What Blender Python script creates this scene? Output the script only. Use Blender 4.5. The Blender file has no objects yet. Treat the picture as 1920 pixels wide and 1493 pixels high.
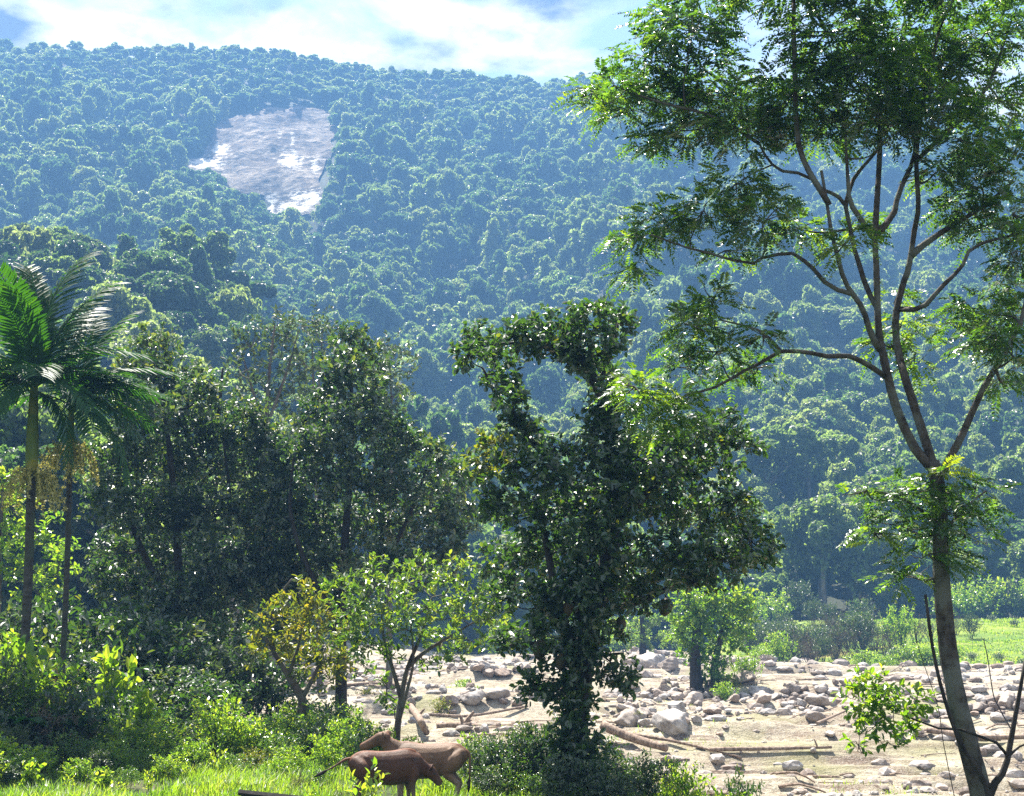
import bpy, math, random
import numpy as np
from mathutils import Vector, Matrix

scene = bpy.context.scene
COL = scene.collection
RAD = math.radians

# ------------------------------------------------------------------ camera
FPX, CX, CY = 2770.0, 960.0, 746.5
PITCH = RAD(8.9)
CAM = np.array((0.0, 0.0, 3.3))
cam_data = bpy.data.cameras.new("camera")
cam_data.sensor_width = 36.0
cam_data.lens = 36.0 * FPX / 1920.0
cam_data.clip_start, cam_data.clip_end = 0.5, 6000.0
cam = bpy.data.objects.new("camera", cam_data)
COL.objects.link(cam)
cam.location = CAM
cam.rotation_euler = (math.pi / 2 + PITCH, 0, 0)
scene.camera = cam

# ------------------------------------------------------------------ light, sky, exposure
SUN_EL, SUN_AZ = RAD(60), RAD(-24)            # azimuth from +Y, clockwise
SUN_DIR = Vector((math.sin(SUN_AZ) * math.cos(SUN_EL), math.cos(SUN_AZ) * math.cos(SUN_EL), math.sin(SUN_EL)))
SUN_STRENGTH, SKY_STRENGTH, EXPOSURE = 5.0, 0.060, 2.2
HAZE_DENSITY, HAZE_COLOR, HAZE_ANISO = 0.00060, (0.140, 0.300, 0.57), 0.1
sd = bpy.data.lights.new("sun", "SUN")
sd.energy, sd.angle, sd.color = SUN_STRENGTH, RAD(0.5), (1.0, 0.95, 0.86)
sun = bpy.data.objects.new("sun", sd)
COL.objects.link(sun)
sun.rotation_euler = SUN_DIR.to_track_quat('Z', 'Y').to_euler()
sun.location = (0, 0, 60)

world = bpy.data.worlds.new("World")
scene.world = world
world.use_nodes = True


class NT:
    """Small helper round a node tree."""
    def __init__(s, tree):
        s.t = tree
        tree.nodes.clear()

    def n(s, typ, props=None, ins=None):
        nd = s.t.nodes.new(typ)
        for k, v in (props or {}).items():
            setattr(nd, k, v)
        for k, v in (ins or {}).items():
            s.put(nd.inputs[k], v)
        return nd

    def put(s, sock, v):
        if isinstance(v, bpy.types.NodeSocket):
            s.t.links.new(v, sock)
        elif isinstance(v, bpy.types.Node):
            s.t.links.new(v.outputs[0], sock)
        elif isinstance(v, (tuple, list)) and sock.type == 'RGBA' and len(v) == 3:
            sock.default_value = (*v, 1)
        else:
            sock.default_value = v

    def math(s, op, a, b=0.0, clamp=False):
        return s.n('ShaderNodeMath', {'operation': op, 'use_clamp': clamp}, {0: a, 1: b}).outputs[0]

    def vmath(s, op, a, b=(0, 0, 0)):
        return s.n('ShaderNodeVectorMath', {'operation': op}, {0: a, 1: b}).outputs[0]

    def mix(s, f, a, b, blend='MIX'):
        nd = s.n('ShaderNodeMix', {'data_type': 'RGBA', 'blend_type': blend})
        s.put(nd.inputs[0], f); s.put(nd.inputs[6], a); s.put(nd.inputs[7], b)
        return nd.outputs[2]

    def ramp(s, f, stops):
        nd = s.n('ShaderNodeValToRGB', None, {0: f})
        e = nd.color_ramp.elements
        while len(e) < len(stops):
            e.new(0.5)
        for k, (p, c) in enumerate(stops):
            e[k].position = p
            e[k].color = (c, c, c, 1) if isinstance(c, (int, float)) else (*c, 1)
        return nd.outputs[0]

    def noise(s, vec, scale, detail=4.0, rough=0.55, dist=0.0, out=0):
        nd = s.n('ShaderNodeTexNoise', None, {'Scale': scale, 'Detail': detail, 'Roughness': rough, 'Distortion': dist})
        if vec is not None:
            s.put(nd.inputs['Vector'], vec)
        return nd.outputs[out]


w = NT(world.node_tree)
tc = w.n('ShaderNodeTexCoord').outputs['Generated']
sky = w.n('ShaderNodeTexSky', {'sky_type': 'NISHITA', 'sun_disc': False, 'sun_elevation': SUN_EL, 'sun_rotation': SUN_AZ})
sep = w.n('ShaderNodeSeparateXYZ', None, {0: tc})
up = w.math('MAXIMUM', sep.outputs[2], 0.0)
den = w.math('ADD', up, 0.16)
flat = w.n('ShaderNodeCombineXYZ', None, {0: w.math('DIVIDE', sep.outputs[0], den), 1: w.math('DIVIDE', sep.outputs[1], den), 2: 0.37})
SKY_SHIFT = (3.1, 7.7, 0.0)
fl = w.vmath('ADD', flat, SKY_SHIFT)
cl = w.noise(fl, 3.6, 9.0, 0.56, 0.3)
mask = w.ramp(cl, [(0.43, 0.0), (0.55, 1.0)])
shade = w.noise(w.vmath('ADD', fl, (5.3, 1.1, 2.0)), 4.2, 6.0, 0.55)
ccol = w.ramp(shade, [(0.38, (1.1, 1.4, 2.0)), (0.50, (6.6, 6.6, 6.6))])
ccol = w.vmath('MULTIPLY', ccol, (1.0, 1.0, 1.0))
skc = w.mix(mask, sky.outputs[0], ccol)
bg = w.n('ShaderNodeBackground', None, {0: skc, 1: SKY_STRENGTH})
w.n('ShaderNodeOutputWorld', None, {0: bg})

vs = scene.view_settings
vs.view_transform, vs.look, vs.exposure, vs.gamma = 'Standard', 'None', EXPOSURE, 1.0
vs.use_curve_mapping = False
cy = scene.cycles
cy.max_bounces, cy.diffuse_bounces, cy.glossy_bounces, cy.transmission_bounces = 6, 3, 2, 4
cy.volume_bounces, cy.transparent_max_bounces = 1, 4
cy.use_denoising = False
cy.caustics_reflective = cy.caustics_refractive = False
cy.sample_clamp_indirect = 6.0


# ------------------------------------------------------------------ projection
def at(px, py, d):
    """The point that lies d metres ahead in the direction of a pixel of the photograph."""
    px, py = np.asarray(px, float), np.asarray(py, float)
    a, b = px - CX, CY - py
    y = FPX * math.cos(PITCH) - b * math.sin(PITCH)
    z = FPX * math.sin(PITCH) + b * math.cos(PITCH)
    k = d / y
    return np.stack(np.broadcast_arrays(a * k, y * k, z * k + CAM[2]), -1)


def pix(p):
    q = np.asarray(p, float) - CAM
    f = q[..., 1] * math.cos(PITCH) + q[..., 2] * math.sin(PITCH)
    u = -q[..., 1] * math.sin(PITCH) + q[..., 2] * math.cos(PITCH)
    f = np.maximum(f, 0.1)
    return CX + FPX * q[..., 0] / f, CY - FPX * u / f


# ------------------------------------------------------------------ noise
_tabs = {}


def vnoise(x, y, seed=0):
    if seed not in _tabs:
        _tabs[seed] = np.random.default_rng(seed + 991).uniform(-1, 1, (256, 256))
    t = _tabs[seed]
    x, y = np.asarray(x, float), np.asarray(y, float)
    xi, yi = np.floor(x).astype(int), np.floor(y).astype(int)
    fx, fy = x - xi, y - yi
    fx, fy = fx * fx * (3 - 2 * fx), fy * fy * (3 - 2 * fy)
    a, b = t[xi & 255, yi & 255], t[(xi + 1) & 255, yi & 255]
    c, d = t[xi & 255, (yi + 1) & 255], t[(xi + 1) & 255, (yi + 1) & 255]
    return (a * (1 - fx) + b * fx) * (1 - fy) + (c * (1 - fx) + d * fx) * fy


def fbm(x, y, seed=0, octs=4, gain=0.5):
    r, amp, tot = 0.0, 1.0, 0.0
    for k in range(octs):
        r = r + amp * vnoise(x * 2 ** k + 17.3 * k, y * 2 ** k - 9.1 * k, seed + k)
        tot += amp
        amp *= gain
    return r / tot


def smooth(a, b, x):
    t = np.clip((x - a) / (b - a), 0, 1)
    return t * t * (3 - 2 * t)


# ------------------------------------------------------------------ terrain
BANK_X = [-60, -32, -24, -12.5, -5.2, -2.0, 1.6, 3.6, 8.8, 20, 60]
BANK_Y = [92, 76, 68, 56, 44, 36.5, 31.8, 29.6, 26.5, 24, 22]
FAR_X = [-120, -60, -23, -5, 12, 19, 24, 27, 33.5, 45, 90]
FAR_Y = [120, 150, 196, 205, 215, 232, 200, 168, 150, 134, 120]
PROF_Y = [190, 240, 300, 430, 560, 680, 850, 1000, 1080, 1300, 1600]
PROF_Z = [0.0, 0.0, 17, 60, 118, 178, 292, 396, 396, 320, 220]
_rx = np.array([-60, 0, 450, 560, 640, 760, 900, 1080, 1300, 1920, 2200], float)
_ry = np.array([110, 110, 114, 124, 136, 150, 160, 172, 192, 260, 300], float)
RIDGE_P = at(_rx, _ry, 1000.0)
SPUR_P = at(np.array([-60, 0, 140, 300, 400, 450, 520, 620, 760, 900, 1100]),
            np.array([580, 585, 595, 625, 665, 705, 745, 795, 855, 930, 1120]), 330.0)


def terrain(x, y):
    x, y = np.asarray(x, float), np.asarray(y, float)
    yb = np.interp(x, BANK_X, BANK_Y) + 1.4 * vnoise(x / 3.0, 0 * x + 3.3, 5) + 0.5 * vnoise(x / 0.8, y / 0.8, 6)
    yf = np.interp(x, FAR_X, FAR_Y) + 3.0 * vnoise(x / 6.0, 0 * x + 8.8, 7)
    near = 0.10 * fbm(x / 4.0, y / 4.0, 11, 3) + 0.03 * vnoise(x / 0.5, y / 0.5, 15) \
        + 0.9 * smooth(34, 60, y) * smooth(-3, -14, x)
    # stepped sediment of the river bed
    n = fbm(x / 24.0, y / 4.2, 21, 4) * 1.1 + 0.004 * (y - 60)
    t = n * 7.0
    st = np.floor(t) + smooth(0.90, 1.0, t - np.floor(t))
    bed = -0.95 + 0.21 * st + 0.10 * fbm(x / 2.2, y / 1.1, 25, 3) * smooth(25, 45, y)
    bed = np.clip(bed, -2.0, 0.4)
    z = near + (bed - near) * smooth(-0.9, 0.9, y - yb)
    field = -0.8 + 4.9 * smooth(-4, 92, y - yf) * smooth(14, 40, x - 0.02 * y) + 0.5 * smooth(-2, 6, y - yf) \
        + 0.35 * fbm(x / 7.0, y / 7.0, 31, 3)
    z = z + (field - z) * smooth(-2.0, 3.0, y - yf)
    # mountain
    ridge = np.interp(x, RIDGE_P[:, 0], RIDGE_P[:, 2])
    m = np.interp(y, PROF_Y, PROF_Z)
    m = m * (1 + (ridge / 396.0 - 1) * smooth(350, 950, y))
    gul = fbm(x / 95.0 + 0.35 * y / 95.0, y / 210.0, 41, 4)
    m = m + (gul * 30 + 9 * fbm(x / 34.0, y / 34.0, 47, 3)) * smooth(240, 480, y) * (1 - 0.92 * smooth(840, 985, y))
    sp = np.interp(x, SPUR_P[:, 0], SPUR_P[:, 2]) + 5 * fbm(x / 30.0, y / 30.0, 49, 2)
    wsp = np.exp(-((y - 330) / np.where(y < 330, 95.0, 66.0)) ** 2) * smooth(-0.03, -0.12, x / np.maximum(y, 20))
    sp = (sp - m) * wsp
    left = smooth(-0.10, -0.22, x / np.maximum(y, 20)) * smooth(100, 190, y) * 3.0
    mz = m + sp + left
    return np.where(y > 180, z + np.maximum(mz - 0.0, 0) * smooth(180, 215, y), z + left)


def ground_hit(px, py):
    """Where a pixel's ray first meets the terrain."""
    px, py = np.atleast_1d(np.asarray(px, float)), np.atleast_1d(np.asarray(py, float))
    ds = 16 * 1.006 ** np.arange(0, 480)
    p = at(px[:, None], py[:, None], ds[None])
    hit = terrain(p[..., 0], p[..., 1]) >= p[..., 2]
    k = np.where(hit.any(1), hit.argmax(1), len(ds) - 1)
    p = p[np.arange(len(px)), k]
    p[:, 2] = terrain(p[:, 0], p[:, 1])
    return p


# ------------------------------------------------------------------ mesh helpers
class Geo:
    def __init__(s):
        s.v, s.q, s.t, s.r, s.n = [], [], [], [], 0

    def add(s, v, q=None, t=None, r=0.5):
        v = np.asarray(v, float).reshape(-1, 3)
        if q is not None and len(q):
            s.q.append(np.asarray(q, int).reshape(-1, 4) + s.n)
        if t is not None and len(t):
            s.t.append(np.asarray(t, int).reshape(-1, 3) + s.n)
        s.r.append(np.broadcast_to(np.asarray(r, float), (len(v),)))
        s.v.append(v)
        s.n += len(v)

    def mesh(s, name, mat, origin=(0, 0, 0), smooth_faces=False):
        me = bpy.data.meshes.new(name)
        v = np.concatenate(s.v) - np.asarray(origin, float)
        q = np.concatenate(s.q) if s.q else np.zeros((0, 4), int)
        t = np.concatenate(s.t) if s.t else np.zeros((0, 3), int)
        me.vertices.add(len(v))
        me.vertices.foreach_set('co', v.astype(np.float32).ravel())
        loops = np.concatenate([q.ravel(), t.ravel()]).astype(np.int32)
        me.loops.add(len(loops))
        me.loops.foreach_set('vertex_index', loops)
        me.polygons.add(len(q) + len(t))
        start = np.concatenate([np.arange(len(q)) * 4, len(q) * 4 + np.arange(len(t)) * 3]).astype(np.int32)
        me.polygons.foreach_set('loop_start', start)
        me.polygons.foreach_set('use_smooth', np.full(len(start), bool(smooth_faces)))
        at_ = me.attributes.new('rnd', 'FLOAT', 'POINT')
        at_.data.foreach_set('value', np.concatenate(s.r).astype(np.float32))
        me.update(calc_edges=True)
        me.validate()
        if mat:
            me.materials.append(mat)
        return me

    def build(s, name, mat, parent=None, origin=(0, 0, 0), smooth_faces=False):
        o = bpy.data.objects.new(name, s.mesh(name, mat, origin, smooth_faces))
        COL.objects.link(o)
        if parent is not None:
            o.parent = parent
        else:
            o.location = origin
        return o


def tag(o, label=None, cat=None, group=None, kind=None):
    for k, v in (('label', label), ('category', cat), ('group', group), ('kind', kind)):
        if v:
            o[k] = v
    return o


def thing(name, label, cat, loc, group=None):
    o = bpy.data.objects.new(name, None)
    o.empty_display_size = 0.3
    COL.objects.link(o)
    o.location = [float(c) for c in loc]
    return tag(o, label, cat, group)


def copy_tree(o, loc, rotz=0.0, scale=1.0, label=None, group=None):
    r = o.copy()
    COL.objects.link(r)
    r.location = [float(c) for c in loc]
    r.rotation_euler = (0, 0, rotz)
    r.scale = (scale,) * 3 if isinstance(scale, (int, float)) else scale
    if label:
        r['label'] = label
    if group:
        r['group'] = group
    for ch in list(o.children):
        c = ch.copy()
        COL.objects.link(c)
        c.parent = r
        for g in list(ch.children):
            e = g.copy()
            COL.objects.link(e)
            e.parent = c
    return r


def unit(v):
    v = np.asarray(v, float)
    return v / np.maximum(np.linalg.norm(v, axis=-1, keepdims=True), 1e-9)


def curve(pts, n):
    """Catmull-Rom through the points, n samples."""
    p = np.asarray(pts, float)
    if len(p) == 2:
        return p[0] + (p[1] - p[0]) * np.linspace(0, 1, n)[:, None]
    q = np.vstack([2 * p[0] - p[1], p, 2 * p[-1] - p[-2]])
    t = np.linspace(0, len(p) - 1 - 1e-6, n)
    i = t.astype(int)
    u = (t - i)[:, None]
    a, b, c, d = q[i], q[i + 1], q[i + 2], q[i + 3]
    return 0.5 * (2 * b + (c - a) * u + (2 * a - 5 * b + 4 * c - d) * u ** 2 + (3 * b - a - 3 * c + d) * u ** 3)


def tube(g, pts, rad, sides=6, caps=True, wob=0.0, rng=None, flat=None, r=0.5):
    p = np.asarray(pts, float)
    n = len(p)
    rad = np.broadcast_to(np.asarray(rad, float), (n,))
    tan = unit(np.gradient(p, axis=0))
    ref = np.array((0.0, 1.0, 0.0)) if abs(tan[0][1]) < 0.9 else np.array((1.0, 0, 0))
    if flat is not None:
        ref = np.array((0.0, 1.0, 0.0))
    s = unit(np.cross(tan, ref))
    b = np.cross(s, tan)
    a = np.linspace(0, 2 * math.pi, sides, endpoint=False)
    rr = rad[:, None] * np.ones(sides)
    if wob and rng is not None:
        rr = rr * (1 + wob * rng.uniform(-1, 1, rr.shape))
    fy = 1.0 if flat is None else flat
    v = p[:, None] + (np.cos(a)[None, :, None] * s[:, None] + fy * np.sin(a)[None, :, None] * b[:, None]) * rr[..., None]
    i = np.arange(n - 1)[:, None] * sides
    j = np.arange(sides)[None]
    k = (j + 1) % sides
    q = np.stack([i + j, i + k, i + sides + k, i + sides + j], -1).reshape(-1, 4)
    v = v.reshape(-1, 3)
    t = []
    if caps:
        m = len(v)
        v = np.vstack([v, p[0], p[-1]])
        jj = np.arange(sides)
        t = np.vstack([np.stack([np.full(sides, m), (jj + 1) % sides, jj], -1),
                       np.stack([np.full(sides, m + 1), (n - 1) * sides + jj, (n - 1) * sides + (jj + 1) % sides], -1)])
    g.add(v, q, t, r)


def leaf_frames(D, N):
    D = unit(D)
    S = unit(np.cross(D, N))
    return D, S, np.cross(S, D)


def leaves(g, P, D, N, L, W, fold=0.25, droop=0.12, r=0.5):
    """Folded six-sided leaves."""
    D, S, N = leaf_frames(D, N)
    L, W = np.broadcast_to(L, (len(P),))[:, None], np.broadcast_to(W, (len(P),))[:, None]
    t = P + D * L - N * L * droop
    a = P + D * L * 0.32 + N * W * fold
    c = P + D * L * 0.70 + N * W * fold - N * L * droop * 0.4
    v = np.stack([P, a + S * W * 0.45, c + S * W * 0.42, t, c - S * W * 0.42, a - S * W * 0.45], 1)
    k = np.arange(len(P))[:, None] * 6
    q = np.concatenate([k + np.array([0, 1, 2, 3]), k + np.array([0, 3, 4, 5])], 0)
    g.add(v.reshape(-1, 3), q, None, np.repeat(np.broadcast_to(r, (len(P),)), 6))


def diamonds(g, P, D, N, L, W, r=0.5, bend=0.1):
    D, S, N = leaf_frames(D, N)
    L, W = np.broadcast_to(L, (len(P),))[:, None], np.broadcast_to(W, (len(P),))[:, None]
    v = np.stack([P, P + D * L * 0.45 + S * W * 0.5, P + D * L - N * L * bend, P + D * L * 0.45 - S * W * 0.5], 1)
    k = np.arange(len(P))[:, None] * 4
    g.add(v.reshape(-1, 3), k + np.array([0, 1, 2, 3]), None, np.repeat(np.broadcast_to(r, (len(P),)), 4))


def ball(rng, n, bias=0.45):
    d = unit(rng.normal(size=(n, 3)))
    return d * (rng.uniform(0, 1, n) ** bias)[:, None], d


# ------------------------------------------------------------------ materials
def new_mat(name):
    m = bpy.data.materials.new(name)
    m.use_nodes = True
    return m, NT(m.node_tree)


def leaf_mat(name, stops, trans_stops, trans=0.4, rough=0.34, spec=0.5, obj_var=0.0):
    m, t = new_mat(name)
    r = t.n('ShaderNodeAttribute', {'attribute_name': 'rnd'}).outputs['Fac']
    if obj_var:
        orr = t.n('ShaderNodeObjectInfo').outputs['Random']
        r = t.math('ADD', t.math('MULTIPLY', r, 1 - obj_var), t.math('MULTIPLY', orr, obj_var))
    col, tcol = t.ramp(r, stops), t.ramp(r, trans_stops)
    p = t.n('ShaderNodeBsdfPrincipled', None, {'Base Color': col, 'Roughness': rough, 'Specular IOR Level': spec})
    tr = t.n('ShaderNodeBsdfTranslucent', None, {0: tcol})
    t.n('ShaderNodeOutputMaterial', None, {0: t.n('ShaderNodeMixShader', None, {0: trans, 1: p, 2: tr})})
    return m


def bark_mat(name, dark, light, scale=6.0, moss=None, stretch=0.25):
    m, t = new_mat(name)
    c = t.n('ShaderNodeTexCoord').outputs['Object']
    v = t.vmath('MULTIPLY', c, (1, 1, stretch))
    a = t.noise(v, scale, 6, 0.65)
    b = t.noise(c, 1.6, 4, 0.6)
    col = t.mix(t.ramp(a, [(0.35, 0.0), (0.65, 1.0)]), dark, light)
    if moss:
        col = t.mix(t.ramp(b, [(0.48, 0.0), (0.60, 0.8)]), col, moss)
    bump = t.n('ShaderNodeBump', None, {'Strength': 0.7, 'Distance': 0.03, 'Height': a})
    p = t.n('ShaderNodeBsdfPrincipled', None, {'Base Color': col, 'Roughness': 0.9, 'Specular IOR Level': 0.2, 'Normal': bump.outputs[0]})
    t.n('ShaderNodeOutputMaterial', None, {0: p})
    return m


M_JACK = leaf_mat('jackfruit_leaf', [(0.0, (0.014, 0.034, 0.014)), (0.7, (0.034, 0.064, 0.024)), (0.94, (0.075, 0.105, 0.026)), (1.0, (0.15, 0.135, 0.02))],
                  [(0.0, (0.05, 0.14, 0.012)), (0.7, (0.12, 0.26, 0.016)), (1.0, (0.45, 0.46, 0.02))], 0.30, 0.40, 1.0)
M_DARKLEAF = leaf_mat('dark_glossy_leaf', [(0.0, (0.012, 0.028, 0.015)), (0.55, (0.040, 0.070, 0.030)), (0.9, (0.095, 0.120, 0.045)), (1.0, (0.14, 0.15, 0.05))],
                      [(0.0, (0.04, 0.11, 0.014)), (0.55, (0.10, 0.21, 0.018)), (1.0, (0.40, 0.44, 0.03))], 0.30, 0.42, 1.0)
M_YELLOW = leaf_mat('yellowing_leaf', [(0.0, (0.03, 0.055, 0.012)), (0.6, (0.09, 0.11, 0.018)), (1.0, (0.24, 0.19, 0.025))],
                    [(0.0, (0.10, 0.22, 0.01)), (0.6, (0.32, 0.34, 0.014)), (1.0, (0.60, 0.46, 0.02))], 0.42, 0.36, 0.5)
M_LIGHT = leaf_mat('light_green_leaf', [(0.0, (0.022, 0.055, 0.014)), (0.6, (0.060, 0.115, 0.020)), (1.0, (0.14, 0.18, 0.03))],
                   [(0.0, (0.12, 0.30, 0.012)), (0.5, (0.32, 0.54, 0.018)), (1.0, (0.66, 0.74, 0.04))], 0.48, 0.30, 0.6)
M_MID = leaf_mat('mid_green_leaf', [(0.0, (0.020, 0.046, 0.014)), (0.6, (0.050, 0.090, 0.022)), (1.0, (0.13, 0.16, 0.03))],
                 [(0.0, (0.09, 0.22, 0.012)), (0.5, (0.22, 0.40, 0.018)), (1.0, (0.56, 0.62, 0.03))], 0.38, 0.36, 0.8)
M_FEATHER = leaf_mat('feathery_leaf', [(0.0, (0.012, 0.030, 0.014)), (0.6, (0.030, 0.062, 0.020)), (1.0, (0.10, 0.14, 0.026))],
                     [(0.0, (0.05, 0.15, 0.016)), (0.45, (0.12, 0.28, 0.016)), (0.65, (0.26, 0.46, 0.018)), (1.0, (0.52, 0.64, 0.02))], 0.42, 0.27, 0.75)
M_PALM = leaf_mat('palm_leaflet', [(0.0, (0.012, 0.036, 0.014)), (0.7, (0.022, 0.060, 0.018)), (1.0, (0.05, 0.10, 0.02))],
                  [(0.0, (0.04, 0.17, 0.006)), (0.7, (0.09, 0.28, 0.006)), (1.0, (0.30, 0.50, 0.01))], 0.27, 0.50, 0.14)
M_FOREST = leaf_mat('forest_leaf', [(0.0, (0.010, 0.024, 0.010)), (0.30, (0.028, 0.052, 0.016)), (0.6, (0.075, 0.105, 0.028)), (0.85, (0.13, 0.14, 0.042)), (1.0, (0.19, 0.17, 0.08))],
                    [(0.0, (0.05, 0.13, 0.02)), (0.30, (0.15, 0.28, 0.04)), (0.6, (0.34, 0.48, 0.08)), (1.0, (0.50, 0.56, 0.16))], 0.50, 0.42, 0.45, 0.62)
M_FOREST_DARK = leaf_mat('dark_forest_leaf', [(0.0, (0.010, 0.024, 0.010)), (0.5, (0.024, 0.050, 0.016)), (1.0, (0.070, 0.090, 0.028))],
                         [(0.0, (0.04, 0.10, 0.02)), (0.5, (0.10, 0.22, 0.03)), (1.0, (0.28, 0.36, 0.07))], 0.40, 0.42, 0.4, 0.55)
M_OLIVE = leaf_mat('olive_leaf', [(0.0, (0.02, 0.03, 0.016)), (0.7, (0.045, 0.06, 0.026)), (1.0, (0.09, 0.10, 0.04))],
                   [(0.0, (0.05, 0.10, 0.02)), (0.7, (0.12, 0.19, 0.03)), (1.0, (0.25, 0.28, 0.05))], 0.32, 0.4, 0.45)
M_GRASS = leaf_mat('grass_blade', [(0.0, (0.025, 0.06, 0.012)), (0.5, (0.065, 0.115, 0.018)), (0.8, (0.10, 0.14, 0.024)), (1.0, (0.19, 0.18, 0.06))],
                   [(0.0, (0.14, 0.32, 0.014)), (0.5, (0.34, 0.56, 0.02)), (0.8, (0.50, 0.64, 0.03)), (1.0, (0.58, 0.54, 0.13))], 0.5, 0.45, 0.4)
M_BARK = bark_mat('grey_brown_bark', (0.035, 0.026, 0.02), (0.13, 0.105, 0.085), 7, (0.10, 0.11, 0.085))
M_BARK_DARK = bark_mat('dark_bark', (0.014, 0.012, 0.010), (0.048, 0.042, 0.036), 7)
M_BARK_PALE = bark_mat('pale_lichen_bark', (0.022, 0.018, 0.015), (0.085, 0.072, 0.060), 9, (0.12, 0.125, 0.105), 0.9)
M_FORESTBARK = bark_mat('forest_trunk_bark', (0.06, 0.05, 0.045), (0.24, 0.21, 0.18), 3)
M_DRIFT = bark_mat('driftwood', (0.10, 0.065, 0.045), (0.34, 0.26, 0.20), 9, None, 0.5)


def ground_mat(name, kind):
    m, t = new_mat(name)
    c = t.n('ShaderNodeNewGeometry').outputs['Position']
    a = t.noise(c, 0.35, 8, 0.6)
    f = t.noise(c, 3.0, 8, 0.68)
    ff = t.noise(c, 16.0, 6, 0.65)
    if kind == 'bed':
        col = t.mix(t.ramp(a, [(0.36, 0.0), (0.62, 1.0)]), (0.205, 0.170, 0.115), (0.42, 0.37, 0.27))
        v2 = t.vmath('MULTIPLY', c, (0.22, 1.5, 1.0))
        col = t.mix(t.ramp(t.noise(v2, 0.9, 7, 0.72), [(0.40, 0.95), (0.50, 0.0)]), col, (0.11, 0.07, 0.045))
        col = t.mix(t.ramp(f, [(0.36, 0.75), (0.52, 0.0)]), col, (0.14, 0.095, 0.06))
        col = t.mix(t.ramp(ff, [(0.46, 0.0), (0.66, 0.5)]), col, (0.48, 0.44, 0.38))
        col = t.mix(t.ramp(t.noise(t.vmath('ADD', c, (31, 7, 3)), 0.16, 5, 0.6), [(0.54, 0.0), (0.66, 0.6)]), col, (0.20, 0.20, 0.08))
    elif kind == 'grass':
        col = t.mix(t.ramp(f, [(0.38, 0.0), (0.66, 1.0)]), (0.028, 0.040, 0.012), (0.07, 0.11, 0.022))
        col = t.mix(t.ramp(a, [(0.52, 0.0), (0.66, 0.6)]), col, (0.12, 0.085, 0.05))
    elif kind == 'field':
        v = t.vmath('MULTIPLY', c, (0.25, 1.0, 1.0))
        b = t.noise(v, 0.10, 6, 0.62)
        col = t.mix(t.ramp(b, [(0.38, 0.0), (0.60, 1.0)]), (0.075, 0.145, 0.012), (0.20, 0.245, 0.020))
        col = t.mix(t.ramp(t.noise(t.vmath('ADD', v, (9, 2, 5)), 0.12, 4, 0.6), [(0.56, 0.0), (0.66, 0.7)]), col, (0.30, 0.22, 0.07))
        col = t.mix(t.ramp(t.noise(c, 1.1, 5, 0.7), [(0.52, 0.0), (0.70, 0.8)]), col, (0.035, 0.075, 0.016))
    else:
        col = t.mix(t.ramp(f, [(0.4, 0.0), (0.62, 1.0)]), (0.018, 0.022, 0.012), (0.045, 0.055, 0.022))
    h = t.math('ADD', t.math('MULTIPLY', f, 0.7), t.math('MULTIPLY', ff, 0.3))
    bump = t.n('ShaderNodeBump', None, {'Strength': 0.9, 'Distance': 0.25, 'Height': h})
    p = t.n('ShaderNodeBsdfPrincipled', None, {'Base Color': col, 'Roughness': 0.9, 'Specular IOR Level': 0.25, 'Normal': bump.outputs[0]})
    t.n('ShaderNodeOutputMaterial', None, {0: p})
    return m


def stone_mat():
    m, t = new_mat('river_stone')
    c = t.n('ShaderNodeNewGeometry').outputs['Position']
    orr = t.n('ShaderNodeObjectInfo').outputs['Random']
    rn = t.n('ShaderNodeAttribute', {'attribute_name': 'rnd'}).outputs['Fac']
    k = t.math('FRACT', t.math('ADD', orr, rn))
    base = t.ramp(k, [(0.0, (0.19, 0.14, 0.11)), (0.3, (0.30, 0.25, 0.21)), (0.55, (0.38, 0.36, 0.34)), (0.8, (0.45, 0.38, 0.32)), (1.0, (0.26, 0.18, 0.13))])
    a = t.noise(c, 2.6, 8, 0.68)
    b = t.noise(c, 14.0, 5, 0.6)
    col = t.mix(t.ramp(a, [(0.4, 0.7), (0.6, 0.0)]), base, (0.12, 0.09, 0.07))
    col = t.mix(t.ramp(b, [(0.55, 0.0), (0.7, 0.5)]), col, (0.55, 0.52, 0.48))
    bump = t.n('ShaderNodeBump', None, {'Strength': 0.6, 'Distance': 0.06, 'Height': a})
    p = t.n('ShaderNodeBsdfPrincipled', None, {'Base Color': col, 'Roughness': 0.75, 'Specular IOR Level': 0.35, 'Normal': bump.outputs[0]})
    t.n('ShaderNodeOutputMaterial', None, {0: p})
    return m


M_STONE = stone_mat()

# ------------------------------------------------------------------ the ground, split by what covers it
rows = np.concatenate([np.arange(-60, 20, 8), np.arange(20, 62, 0.32), np.arange(62, 200, 0.75), 200 * 1.0155 ** np.arange(0, 132)])
uc = np.linspace(-1, 1, 300)
cols = 0.46 * uc + 0.9 * np.sign(uc) * np.maximum(np.abs(uc) - 0.88, 0) / 0.12
gy, gu = np.meshgrid(rows, cols, indexing='ij')
gx = gu * (np.maximum(gy, 12) + 22)
gz = terrain(gx, gy)
GV = np.stack([gx, gy, gz], -1).reshape(-1, 3)
nr, nc = gx.shape
ii = (np.arange(nr - 1)[:, None] * nc + np.arange(nc - 1)[None]).ravel()
GQ = np.stack([ii, ii + 1, ii + nc + 1, ii + nc], -1)
cen = GV[GQ].mean(1)
ybc, yfc = np.interp(cen[:, 0], BANK_X, BANK_Y), np.interp(cen[:, 0], FAR_X, FAR_Y)
jit = 1.6 * vnoise(cen[:, 0] / 2.0, cen[:, 1] / 2.0, 61)
zone = np.where(cen[:, 1] < ybc - 0.6 + jit * 0.5, 0, np.where(cen[:, 1] < yfc + jit, 1, np.where(cen[:, 1] < 236 + 4 * jit, 2, 3)))
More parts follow.
